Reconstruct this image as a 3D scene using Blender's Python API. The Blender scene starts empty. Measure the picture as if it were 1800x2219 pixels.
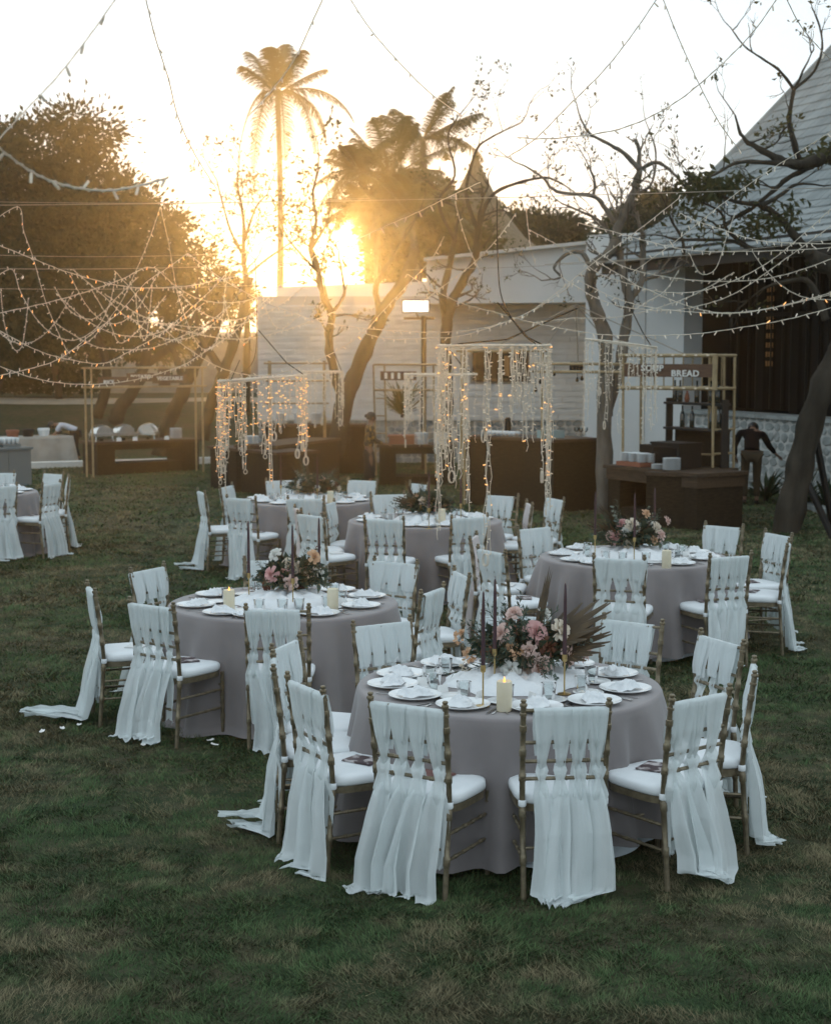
import bpy, math, random
import numpy as np
from mathutils import Vector, Matrix
R = math.radians
random.seed(7)
scene = bpy.context.scene
col = scene.collection

# ---------------------------------------------------------------- camera
CAM_H = 2.5
FOC = 3400.0                    # focal length for a 1800 x 2219 frame
PITCH = math.atan((1109.5 - 760.0) / FOC)
cam_data = bpy.data.cameras.new('camera')
cam = bpy.data.objects.new('camera', cam_data)
col.objects.link(cam)
cam.location = (0, 0, CAM_H)
cam.rotation_euler = (R(90) - PITCH, 0, 0)
cam_data.sensor_fit = 'VERTICAL'
cam_data.sensor_height = 36.0
cam_data.lens = 36.0 * FOC / 2219.0
cam_data.clip_start = 0.1
cam_data.clip_end = 3000
cam_data.dof.use_dof = True
cam_data.dof.focus_distance = 7.9
cam_data.dof.aperture_fstop = 5.0
scene.camera = cam

def ray(px, py):
    a = (px - 900.0) / FOC; b = (1109.5 - py) / FOC
    c, s = math.cos(PITCH), math.sin(PITCH)
    return Vector((a, c + b * s, b * c - s))
def at(px, py, Y):
    """the point at depth Y that the photograph shows at (px, py)"""
    r = ray(px, py); t = Y / r.y
    return Vector((r.x * t, Y, CAM_H + r.z * t))
def on(px, py, z=0.0):
    r = ray(px, py); t = (z - CAM_H) / r.z
    return Vector((r.x * t, r.y * t, z))

# ---------------------------------------------------------------- sky, sun, exposure
SUN_DIR = ray(728, 535).normalized()
SUN_EL = math.asin(SUN_DIR.z)
SUN_AZ = math.atan2(SUN_DIR.x, SUN_DIR.y)
world = bpy.data.worlds.new('World'); scene.world = world; world.use_nodes = True
nt = world.node_tree; nt.nodes.clear()
wo = nt.nodes.new('ShaderNodeOutputWorld'); bg = nt.nodes.new('ShaderNodeBackground')
sky = nt.nodes.new('ShaderNodeTexSky'); sky.sky_type = 'NISHITA'; sky.sun_disc = False
sky.sun_elevation = SUN_EL + R(3.0); sky.sun_rotation = SUN_AZ
sky.air_density = 1.0; sky.dust_density = 1.2; sky.ozone_density = 1.5; sky.altitude = 0
pale = nt.nodes.new('ShaderNodeMix'); pale.data_type = 'RGBA'; pale.blend_type = 'MIX'
pale.inputs['Factor'].default_value = 0.94          # thin even high cloud over the clear sky
nt.links.new(sky.outputs['Color'], pale.inputs[6])
pale.inputs[7].default_value = (9.0, 10.6, 11.6, 1)
nt.links.new(pale.outputs[2], bg.inputs['Color'])
bg.inputs['Strength'].default_value = 0.1
nt.links.new(bg.outputs['Background'], wo.inputs['Surface'])

sun_data = bpy.data.lights.new('sun', 'SUN'); sun = bpy.data.objects.new('sun', sun_data); col.objects.link(sun)
sun_data.energy = 4.0; sun_data.angle = R(0.6); sun_data.color = (1.0, 0.60, 0.22)
sun.rotation_euler = (-SUN_DIR).to_track_quat('-Z', 'Y').to_euler()
sun.location = (0, 0, 30)

vs = scene.view_settings
vs.view_transform = 'Standard'; vs.look = 'None'; vs.gamma = 1.0; vs.exposure = 0.0; vs.use_curve_mapping = False
scene.render.engine = 'CYCLES'
cy = scene.cycles
cy.use_denoising = True
cy.max_bounces = 8; cy.diffuse_bounces = 3; cy.glossy_bounces = 3; cy.transmission_bounces = 6
cy.transparent_max_bounces = 12; cy.volume_bounces = 0
cy.caustics_reflective = False; cy.caustics_refractive = False
cy.sample_clamp_indirect = 4.0
scene.render.film_transparent = False

# ---------------------------------------------------------------- helpers
def tag(o, label=None, cat=None, group=None, kind=None):
    if label: o['label'] = label
    if cat: o['category'] = cat
    if group: o['group'] = group
    if kind: o['kind'] = kind
    return o

def empty(name, loc=(0, 0, 0), rz=0.0, label=None, cat=None, group=None, kind=None):
    o = bpy.data.objects.new(name, None); col.objects.link(o)
    o.empty_display_size = 0.1
    o.location = loc; o.rotation_euler = (0, 0, rz)
    return tag(o, label, cat, group, kind)

def inst(name, me, parent=None, loc=None, rot=None, scl=None):
    o = bpy.data.objects.new(name, me); col.objects.link(o)
    if parent is not None: o.parent = parent
    if loc is not None: o.location = loc
    if rot is not None: o.rotation_euler = rot
    if scl is not None: o.scale = scl
    return o

def copy_tree(o, parent=None):
    c = o.copy(); col.objects.link(c); c.parent = parent
    for ch in list(o.children): copy_tree(ch, c)
    return c

def frame_of(d, up=None):
    d = Vector(d).normalized()
    u = Vector(up) if up is not None else (Vector((0, 0, 1)) if abs(d.z) < 0.95 else Vector((0, 1, 0)))
    a = d.cross(u).normalized(); b = a.cross(d).normalized()
    return a, b

class MB:
    """collects vertices and faces of one mesh"""
    def __init__(self): self.v = []; self.f = []; self.mi = []; self.cur = 0
    def add(self, vs, fs):
        n = len(self.v); self.v.extend([tuple(p) for p in vs])
        self.f.extend([tuple(i + n for i in f) for f in fs]); self.mi.extend([self.cur] * len(fs))
    def box(self, c, s, rz=0.0, m=None):
        hx, hy, hz = s[0] / 2, s[1] / 2, s[2] / 2
        co, si = math.cos(rz), math.sin(rz)
        p = []
        for z in (-hz, hz):
            for x, y in ((-hx, -hy), (hx, -hy), (hx, hy), (-hx, hy)):
                q = Vector((c[0] + x * co - y * si, c[1] + x * si + y * co, c[2] + z))
                p.append(m @ q if m else q)
        self.add(p, [(3, 2, 1, 0), (4, 5, 6, 7), (0, 1, 5, 4), (1, 2, 6, 5), (2, 3, 7, 6), (3, 0, 4, 7)])
    def bar(self, a, b, w, h=None, up=None):
        """a squared bar from a to b"""
        h = h or w; a = Vector(a); b = Vector(b); x, y = frame_of(b - a, up)
        p = []
        for c in (a, b):
            for sx, sy in ((-1, -1), (1, -1), (1, 1), (-1, 1)): p.append(c + x * sx * w / 2 + y * sy * h / 2)
        self.add(p, [(0, 1, 2, 3), (7, 6, 5, 4), (4, 5, 1, 0), (5, 6, 2, 1), (6, 7, 3, 2), (7, 4, 0, 3)])
    def tube(self, pts, r, n=6, caps=True):
        pts = [Vector(p) for p in pts]; k = len(pts)
        rs = r if isinstance(r, (list, tuple)) else [r] * k
        base = len(self.v); a = None
        for i, p in enumerate(pts):
            d = (pts[min(i + 1, k - 1)] - pts[max(i - 1, 0)])
            if d.length < 1e-9: d = Vector((0, 0, 1))
            d.normalize()
            if a is None: a, b = frame_of(d)
            else:
                a = (a - d * a.dot(d))
                if a.length < 1e-6: a, b = frame_of(d)
                a.normalize(); b = a.cross(d)
            for j in range(n):
                t = 2 * math.pi * j / n
                q = p + (a * math.cos(t) + b * math.sin(t)) * rs[i]
                self.v.append((q.x, q.y, q.z))
        nf = 0
        for i in range(k - 1):
            for j in range(n):
                j2 = (j + 1) % n
                self.f.append((base + i * n + j, base + i * n + j2, base + (i + 1) * n + j2, base + (i + 1) * n + j)); nf += 1
        if caps:
            self.f.append(tuple(base + j for j in reversed(range(n)))); self.f.append(tuple(base + (k - 1) * n + j for j in range(n))); nf += 2
        self.mi.extend([self.cur] * nf)
    def lathe(self, prof, c=(0, 0, 0), n=20, m=None, close=False):
        """prof: (radius, height) pairs about the z axis"""
        base = len(self.v); k = len(prof)
        for r, z in prof:
            for j in range(n):
                t = 2 * math.pi * j / n
                q = Vector((c[0] + r * math.cos(t), c[1] + r * math.sin(t), c[2] + z))
                if m: q = m @ q
                self.v.append((q.x, q.y, q.z))
        nf = 0
        for i in range(k - 1):
            for j in range(n):
                j2 = (j + 1) % n
                self.f.append((base + i * n + j, base + i * n + j2, base + (i + 1) * n + j2, base + (i + 1) * n + j)); nf += 1
        if close:
            self.f.append(tuple(base + j for j in reversed(range(n)))); self.f.append(tuple(base + (k - 1) * n + j for j in range(n))); nf += 2
        self.mi.extend([self.cur] * nf)
    def grid(self, fn, nu, nv):
        base = len(self.v)
        for i in range(nu + 1):
            for j in range(nv + 1):
                q = fn(i / nu, j / nv); self.v.append((q[0], q[1], q[2]))
        for i in range(nu):
            for j in range(nv):
                a = base + i * (nv + 1) + j
                self.f.append((a, a + nv + 1, a + nv + 2, a + 1))
        self.mi.extend([self.cur] * (nu * nv))
    def poly(self, pts): self.add(pts, [tuple(range(len(pts)))])
    def prism(self, pts, d):
        """a flat outline pushed along d"""
        n = len(pts); d = Vector(d)
        self.add([Vector(p) for p in pts] + [Vector(p) + d for p in pts],
                 [tuple(reversed(range(n))), tuple(range(n, 2 * n))] + [(i, (i + 1) % n, n + (i + 1) % n, n + i) for i in range(n)])
    def mesh(self, name, mats, smooth=False, fix=True):
        me = bpy.data.meshes.new(name); me.from_pydata(self.v, [], self.f)
        for m in (mats if isinstance(mats, (list, tuple)) else [mats]): me.materials.append(m)
        if isinstance(mats, (list, tuple)) and len(mats) > 1: me.polygons.foreach_set('material_index', self.mi)
        if smooth:
            me.shade_smooth()
            if smooth is not True: me.set_sharp_from_angle(angle=R(smooth))
        me.update()
        return me
    def obj(self, name, mats, parent=None, smooth=False, loc=None, rz=None):
        o = inst(name, self.mesh(name, mats, smooth), parent)
        if loc is not None: o.location = loc
        if rz is not None: o.rotation_euler = (0, 0, rz)
        return o

def np_mesh(name, verts, faces, mat, smooth=False):
    """a big mesh of equal-sided faces from numpy arrays"""
    me = bpy.data.meshes.new(name); nv, nf, k = len(verts), len(faces), faces.shape[1]
    me.vertices.add(nv); me.vertices.foreach_set('co', verts.astype(np.float32).ravel())
    me.loops.add(nf * k); me.loops.foreach_set('vertex_index', faces.astype(np.int32).ravel())
    me.polygons.add(nf); me.polygons.foreach_set('loop_start', np.arange(0, nf * k, k, dtype=np.int32))
    me.update(calc_edges=True); me.materials.append(mat)
    if smooth: me.shade_smooth()
    return me

# ---------------------------------------------------------------- materials
def mat(name, c1, c2=None, rough=0.6, scale=8.0, detail=4.0, metal=0.0, bump=0.0, bscale=None, coat=0.0, sheen=0.0,
        trans=0.0, spec=0.5, stretch=None, coords='Object', transl=0.0, emit=None, estr=0.0, lo=0.35, hi=0.65, transl_col=None):
    m = bpy.data.materials.new(name); m.use_nodes = True
    n = m.node_tree; N = n.nodes; L = n.links
    b = N['Principled BSDF']; out = N['Material Output']
    b.inputs['Roughness'].default_value = rough; b.inputs['Metallic'].default_value = metal
    b.inputs['Specular IOR Level'].default_value = spec
    b.inputs['Coat Weight'].default_value = coat; b.inputs['Sheen Weight'].default_value = sheen
    b.inputs['Transmission Weight'].default_value = trans
    b.inputs['Base Color'].default_value = (*c1, 1)
    if c2 is not None or bump:
        if coords == 'World': src = N.new('ShaderNodeNewGeometry').outputs['Position']
        else: src = N.new('ShaderNodeTexCoord').outputs[coords]
        if stretch:
            mp = N.new('ShaderNodeMapping'); mp.inputs['Scale'].default_value = stretch; L.new(src, mp.inputs['Vector']); src = mp.outputs['Vector']
    if c2 is not None:
        nz = N.new('ShaderNodeTexNoise'); nz.inputs['Scale'].default_value = scale; nz.inputs['Detail'].default_value = detail
        L.new(src, nz.inputs['Vector'])
        cr = N.new('ShaderNodeValToRGB'); cr.color_ramp.elements[0].position = lo; cr.color_ramp.elements[1].position = hi
        cr.color_ramp.elements[0].color = (*c1, 1); cr.color_ramp.elements[1].color = (*c2, 1)
        L.new(nz.outputs['Fac'], cr.inputs['Fac']); L.new(cr.outputs['Color'], b.inputs['Base Color'])
    if bump:
        bz = N.new('ShaderNodeTexNoise'); bz.inputs['Scale'].default_value = bscale or scale * 4; bz.inputs['Detail'].default_value = 3
        L.new(src, bz.inputs['Vector'])
        bp = N.new('ShaderNodeBump'); bp.inputs['Strength'].default_value = bump; bp.inputs['Distance'].default_value = 0.02
        L.new(bz.outputs['Fac'], bp.inputs['Height']); L.new(bp.outputs['Normal'], b.inputs['Normal'])
    if emit:
        b.inputs['Emission Color'].default_value = (*emit, 1); b.inputs['Emission Strength'].default_value = estr
        m.cycles.emission_sampling = 'NONE'
    if transl:
        t = N.new('ShaderNodeBsdfTranslucent'); t.inputs['Color'].default_value = (*(transl_col or c1), 1)
        mx = N.new('ShaderNodeMixShader'); mx.inputs['Fac'].default_value = transl
        L.new(b.outputs['BSDF'], mx.inputs[1]); L.new(t.outputs['BSDF'], mx.inputs[2]); L.new(mx.outputs['Shader'], out.inputs['Surface'])
    return m
M = {}
M['drape'] = mat('chiffon', (0.78, 0.84, 0.845), (0.86, 0.905, 0.91), rough=0.85, scale=3, sheen=0.3, transl=0.30, bump=0.12, bscale=260, stretch=(1, 1, 0.25))
def sheer(m, f):
    """let a little of what lies behind the cloth show through"""
    N = m.node_tree.nodes; L = m.node_tree.links; out = N['Material Output']; src = out.inputs['Surface'].links[0].from_socket
    t = N.new('ShaderNodeBsdfTransparent'); mx = N.new('ShaderNodeMixShader'); mx.inputs['Fac'].default_value = f; L.new(src, mx.inputs[1]); L.new(t.outputs[0], mx.inputs[2]); L.new(mx.outputs[0], out.inputs['Surface'])
sheer(M['drape'], 0.17)
M['napkin'] = mat('napkin_linen', (0.72, 0.74, 0.76), (0.82, 0.83, 0.84), rough=0.85, scale=20, transl=0.1)
M['cushion'] = mat('cushion_vinyl', (0.76, 0.79, 0.81), (0.81, 0.83, 0.85), rough=0.5, scale=9)
M['gilt'] = mat('antique_gilt', (0.15, 0.122, 0.08), (0.23, 0.19, 0.125), rough=0.38, scale=30, metal=0.45, bump=0.15, bscale=90)
M['brass'] = mat('brass', (0.55, 0.40, 0.18), rough=0.3, metal=1.0)
M['cloth'] = mat('mauve_cloth', (0.205, 0.182, 0.183), (0.24, 0.213, 0.212), rough=0.8, scale=4, sheen=0.25, bump=0.08, bscale=300)
M['underlay'] = mat('pale_underlay', (0.55, 0.6, 0.64), rough=0.85)
M['porcelain'] = mat('porcelain', (0.78, 0.79, 0.79), rough=0.18, coat=0.3)
M['plate_rim'] = mat('grey_charger', (0.45, 0.45, 0.46), rough=0.3)
M['steel'] = mat('cutlery_steel', (0.55, 0.55, 0.55), rough=0.22, metal=1.0)
M['chrome'] = mat('chafing_steel', (0.70, 0.69, 0.66), rough=0.24, metal=1.0)
M['tulle'] = mat('tulle', (0.80, 0.82, 0.84), (0.86, 0.87, 0.88), rough=0.95, scale=14, transl=0.1, bump=0.35, bscale=60)
M['wax'] = mat('ivory_wax', (0.78, 0.70, 0.52), (0.83, 0.76, 0.6), rough=0.5, scale=20, transl=0.2)
M['flame'] = mat('flame', (1, 0.5, 0.1), rough=0.5, emit=(1, 0.42, 0.06), estr=2.5)
M['plum'] = mat('plum_wax', (0.042, 0.016, 0.024), rough=0.5)
M['paper_dark'] = mat('printed_card', (0.05, 0.025, 0.03), (0.55, 0.5, 0.5), rough=0.5, scale=14, lo=0.5, hi=0.6)
M['paper_rust'] = mat('rust_card', (0.14, 0.055, 0.045), (0.22, 0.11, 0.1), rough=0.5, scale=20)
M['paper_white'] = mat('white_card', (0.75, 0.75, 0.74), rough=0.6)
M['rose_pink'] = mat('petal_pink', (0.66, 0.36, 0.35), (0.76, 0.48, 0.46), rough=0.6, scale=25, transl=0.25)
M['rose_blush'] = mat('petal_blush', (0.68, 0.48, 0.43), (0.76, 0.58, 0.52), rough=0.6, scale=25, transl=0.25)
M['rose_cream'] = mat('petal_cream', (0.72, 0.62, 0.50), (0.78, 0.71, 0.60), rough=0.6, scale=25, transl=0.25)
M['rose_peach'] = mat('petal_peach', (0.62, 0.38, 0.23), (0.72, 0.50, 0.33), rough=0.6, scale=25, transl=0.25)
M['white_petal'] = mat('petal_white', (0.72, 0.72, 0.68), (0.8, 0.79, 0.75), rough=0.6, scale=25, transl=0.25)
M['rust_petal'] = mat('petal_rust', (0.10, 0.035, 0.02), (0.17, 0.065, 0.035), rough=0.7, scale=25)
M['fern'] = mat('fern_green', (0.028, 0.05, 0.03), (0.055, 0.085, 0.055), rough=0.6, scale=10, transl=0.15)
M['sage'] = mat('sage_leaf', (0.08, 0.11, 0.09), (0.13, 0.16, 0.13), rough=0.6, scale=10, transl=0.15)
M['dried'] = mat('dried_palm', (0.05, 0.034, 0.019), (0.10, 0.07, 0.038), rough=0.7, scale=12, transl=0.15)
M['dried_red'] = mat('dried_red_leaf', (0.09, 0.035, 0.022), (0.15, 0.06, 0.035), rough=0.7, scale=12, transl=0.15)
M['wire'] = mat('string_wire', (0.62, 0.55, 0.45), rough=0.5)
M['wire_dark'] = mat('support_cable', (0.30, 0.27, 0.22), rough=0.5)
M['bulb_faint'] = mat('faint_bulb', (0.72, 0.64, 0.53), rough=0.3, emit=(1, 0.80, 0.55), estr=0.05)  # pale bulbs with a slight warm emission
M['bulb_on'] = mat('lit_bulb', (0.9, 0.6, 0.3), rough=0.3, emit=(1, 0.42, 0.10), estr=1.6)
M['bark'] = mat('bark', (0.026, 0.023, 0.018), (0.055, 0.047, 0.037), rough=0.95, spec=0.15, scale=6, bump=0.8, bscale=22, stretch=(1, 1, 0.35), coords='World')
M['bark_pale'] = mat('pale_bark', (0.085, 0.075, 0.06), (0.17, 0.15, 0.125), rough=0.95, scale=5, bump=0.8, bscale=22, stretch=(1, 1, 0.35), coords='World')
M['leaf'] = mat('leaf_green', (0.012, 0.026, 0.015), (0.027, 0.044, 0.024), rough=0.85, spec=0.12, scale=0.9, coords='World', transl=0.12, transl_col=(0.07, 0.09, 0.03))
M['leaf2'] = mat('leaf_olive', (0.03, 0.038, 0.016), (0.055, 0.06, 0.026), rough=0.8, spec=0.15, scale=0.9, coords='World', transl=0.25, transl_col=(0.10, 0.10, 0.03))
M['palm_leaf'] = mat('palm_frond', (0.04, 0.045, 0.015), (0.075, 0.075, 0.03), rough=0.5, scale=2, coords='World', transl=0.3, transl_col=(0.16, 0.13, 0.03))
M['plaster'] = mat('white_plaster', (0.60, 0.61, 0.60), (0.68, 0.69, 0.68), rough=0.9, scale=0.7, bump=0.15, bscale=30, coords='World')
M['stone'] = mat('split_stone', (0.56, 0.555, 0.53), (0.66, 0.655, 0.63), rough=0.9, scale=2.2, bump=0.25, bscale=26, coords='World')
M['stone_dark'] = mat('mortar', (0.46, 0.46, 0.44), rough=0.95)
M['flag'] = mat('flagstone', (0.19, 0.21, 0.205), (0.34, 0.36, 0.35), rough=0.9, scale=5, bump=0.5, bscale=30, coords='World')
M['tile'] = mat('roof_shingle', (0.17, 0.19, 0.19), (0.27, 0.29, 0.285), rough=0.8, scale=1.3, bump=0.3, bscale=20, coords='World')
M['dark_wood'] = mat('dark_timber', (0.010, 0.008, 0.006), (0.018, 0.014, 0.011), rough=0.7, scale=4, coords='World')
M['dark_glass'] = mat('dark_glazing', (0.005, 0.005, 0.005), rough=0.25, spec=0.12)
M['weave'] = mat('woven_counter', (0.019, 0.014, 0.009), (0.036, 0.027, 0.017), rough=0.8, spec=0.15, scale=10, bump=0.7, bscale=45, stretch=(1, 1, 5))
M['plank'] = mat('counter_plank', (0.04, 0.025, 0.015), (0.07, 0.045, 0.027), rough=0.6, spec=0.25, scale=5, stretch=(1, 8, 8))
M['bamboo'] = mat('bamboo_pole', (0.26, 0.185, 0.09), (0.36, 0.27, 0.15), rough=0.5, scale=6)
M['sign'] = mat('sign_board', (0.075, 0.035, 0.018), (0.11, 0.055, 0.03), rough=0.6, scale=6, stretch=(1, 1, 6))
M['letter'] = mat('sign_letter', (0.78, 0.77, 0.73), rough=0.6)
M['grey_cloth'] = mat('grey_linen', (0.30, 0.27, 0.23), (0.36, 0.33, 0.29), rough=0.85, scale=4)
M['grey_box'] = mat('grey_panel', (0.155, 0.175, 0.175), rough=0.7)
M['black'] = mat('black_steel', (0.009, 0.008, 0.007), rough=0.6, spec=0.2)
M['concrete'] = mat('pale_kerb', (0.55, 0.53, 0.49), (0.66, 0.64, 0.6), rough=0.9, scale=3)
M['path'] = mat('sandy_path', (0.30, 0.25, 0.18), (0.38, 0.32, 0.24), rough=0.95, scale=1.2, coords='World')
M['thatch'] = mat('thatch', (0.10, 0.085, 0.055), (0.17, 0.145, 0.10), rough=0.95, scale=14, bump=0.8, bscale=30, stretch=(1, 1, 0.15))
M['lamp'] = mat('floodlight_face', (0.9, 0.9, 0.9), rough=0.4, emit=(1, 0.97, 0.92), estr=1.3)
M['amber'] = mat('lit_interior', (0.3, 0.15, 0.05), rough=0.5, emit=(1, 0.45, 0.12), estr=0.012)
M['skin'] = mat('skin', (0.17, 0.092, 0.06), (0.21, 0.115, 0.078), rough=0.55, scale=9)
M['hair'] = mat('black_hair', (0.008, 0.007, 0.007), rough=0.45)
M['shirt_white'] = mat('striped_shirt', (0.42, 0.43, 0.48), (0.52, 0.53, 0.56), rough=0.85, scale=14)
M['shirt_batik'] = mat('batik_shirt', (0.025, 0.014, 0.008), (0.30, 0.17, 0.04), rough=0.8, scale=16, lo=0.5, hi=0.58)
M['shirt_black'] = mat('black_shirt', (0.008, 0.006, 0.007), rough=0.95, spec=0.05)
M['trouser_black'] = mat('black_trousers', (0.010, 0.010, 0.011), rough=0.9)
M['trouser_khaki'] = mat('khaki_trousers', (0.05, 0.038, 0.025), rough=0.95, spec=0.1)
M['bottle'] = mat('dark_bottle', (0.010, 0.013, 0.008), rough=0.12, coat=0.5)
M['clay'] = mat('terracotta', (0.25, 0.09, 0.05), rough=0.8)
M['white_plastic'] = mat('white_crockery', (0.70, 0.72, 0.72), rough=0.35)
M['teal_glass'] = mat('stacked_tumblers', (0.30, 0.40, 0.40), rough=0.2, coat=0.4)
M['petal_fallen'] = mat('fallen_petal', (0.75, 0.73, 0.70), rough=0.7)
# clear tumbler glass: mostly clear with bright edges
def glass_mat():
    m = bpy.data.materials.new('tumbler_glass'); m.use_nodes = True; N = m.node_tree.nodes; L = m.node_tree.links; N.clear()
    out = N.new('ShaderNodeOutputMaterial'); t = N.new('ShaderNodeBsdfTransparent'); g = N.new('ShaderNodeBsdfGlossy')
    t.inputs['Color'].default_value = (0.93, 0.95, 0.95, 1); g.inputs['Roughness'].default_value = 0.05
    lw = N.new('ShaderNodeLayerWeight'); lw.inputs['Blend'].default_value = 0.35
    mx = N.new('ShaderNodeMixShader'); L.new(lw.outputs['Fresnel'], mx.inputs['Fac']); L.new(t.outputs[0], mx.inputs[1]); L.new(g.outputs[0], mx.inputs[2])
    L.new(mx.outputs[0], out.inputs['Surface']); return m
M['glass'] = glass_mat()

def lawn_mat(name, blade):
    m = bpy.data.materials.new(name); m.use_nodes = True; N = m.node_tree.nodes; L = m.node_tree.links
    b = N['Principled BSDF']; b.inputs['Roughness'].default_value = 0.9; b.inputs['Specular IOR Level'].default_value = 0.1
    g = N.new('ShaderNodeNewGeometry')
    def noise(s, d):
        n = N.new('ShaderNodeTexNoise'); n.inputs['Scale'].default_value = s; n.inputs['Detail'].default_value = d; n.inputs['Roughness'].default_value = 0.6
        L.new(g.outputs['Position'], n.inputs['Vector']); return n.outputs['Fac']
    def ramp(f, p, c):
        r = N.new('ShaderNodeValToRGB'); e = r.color_ramp.elements; e[0].position, e[1].position = p[0], p[-1]; e[0].color = (*c[0], 1); e[1].color = (*c[-1], 1)
        for q, k in zip(p[1:-1], c[1:-1]): x = e.new(q); x.color = (*k, 1)
        L.new(f, r.inputs['Fac']); return r.outputs['Color']
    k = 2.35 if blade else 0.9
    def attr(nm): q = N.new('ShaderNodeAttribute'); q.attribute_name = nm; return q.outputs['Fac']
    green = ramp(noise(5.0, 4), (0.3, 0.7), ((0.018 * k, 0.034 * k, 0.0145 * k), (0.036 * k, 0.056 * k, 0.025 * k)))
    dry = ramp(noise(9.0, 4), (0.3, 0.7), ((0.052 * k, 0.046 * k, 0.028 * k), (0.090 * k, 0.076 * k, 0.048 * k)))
    patch = ramp(noise(0.85, 6), (0.43, 0.60), ((0, 0, 0), (1, 1, 1)))
    fine = ramp(noise(6.5, 3), (0.44, 0.60), ((0, 0, 0), (1, 1, 1)))
    mm = N.new('ShaderNodeMath'); mm.operation = 'MULTIPLY_ADD'; mm.inputs[1].default_value = 0.55; mm.use_clamp = True
    L.new(patch, mm.inputs[0])
    m2 = N.new('ShaderNodeMath'); m2.operation = 'MULTIPLY'; m2.inputs[1].default_value = 0.5; L.new(fine, m2.inputs[0]); L.new(m2.outputs[0], mm.inputs[2])
    mx = N.new('ShaderNodeMix'); mx.data_type = 'RGBA'; (L.new(mm.outputs[0], mx.inputs['Factor']) if not blade else L.new(attr('dry'), mx.inputs['Factor'])); L.new(green, mx.inputs[6]); L.new(dry, mx.inputs[7])
    if blade:                                       # own tone per blade; shade at roots and lit clump tops painted in
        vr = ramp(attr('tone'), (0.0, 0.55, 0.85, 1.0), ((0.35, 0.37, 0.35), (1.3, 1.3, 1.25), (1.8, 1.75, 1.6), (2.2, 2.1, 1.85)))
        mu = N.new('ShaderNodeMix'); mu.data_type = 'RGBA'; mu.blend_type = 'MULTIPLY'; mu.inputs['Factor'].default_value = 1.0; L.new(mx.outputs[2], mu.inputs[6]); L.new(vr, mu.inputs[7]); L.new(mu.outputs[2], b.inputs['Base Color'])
    else: L.new(mx.outputs[2], b.inputs['Base Color'])
    return m
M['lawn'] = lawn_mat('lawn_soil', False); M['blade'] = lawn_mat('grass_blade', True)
# ---------------------------------------------------------------- the ground
def smooth01(t): t = max(0.0, min(1.0, t)); return t * t * (3 - 2 * t)
def ground_z(x, y):
    left = smooth01((1.0 - x) / 6.0)
    return (1.05 * smooth01((y - 37.0) / 9.0) * left + 0.3 * smooth01((y - 46.0) / 30.0)) + 0.012 * math.sin(x * 1.3 + y * 0.7) * math.sin(y * 0.9 - x * 0.4)
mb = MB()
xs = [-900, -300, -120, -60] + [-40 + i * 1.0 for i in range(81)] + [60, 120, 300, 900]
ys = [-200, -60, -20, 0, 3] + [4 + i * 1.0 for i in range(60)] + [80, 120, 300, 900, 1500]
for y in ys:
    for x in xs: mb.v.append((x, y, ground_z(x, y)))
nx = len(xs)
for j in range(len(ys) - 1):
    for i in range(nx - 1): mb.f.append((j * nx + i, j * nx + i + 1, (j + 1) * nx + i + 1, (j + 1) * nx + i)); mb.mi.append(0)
tag(mb.obj('lawn', M['lawn'], smooth=True), 'wide patchy lawn of green and straw-coloured turf', kind='structure')

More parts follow.
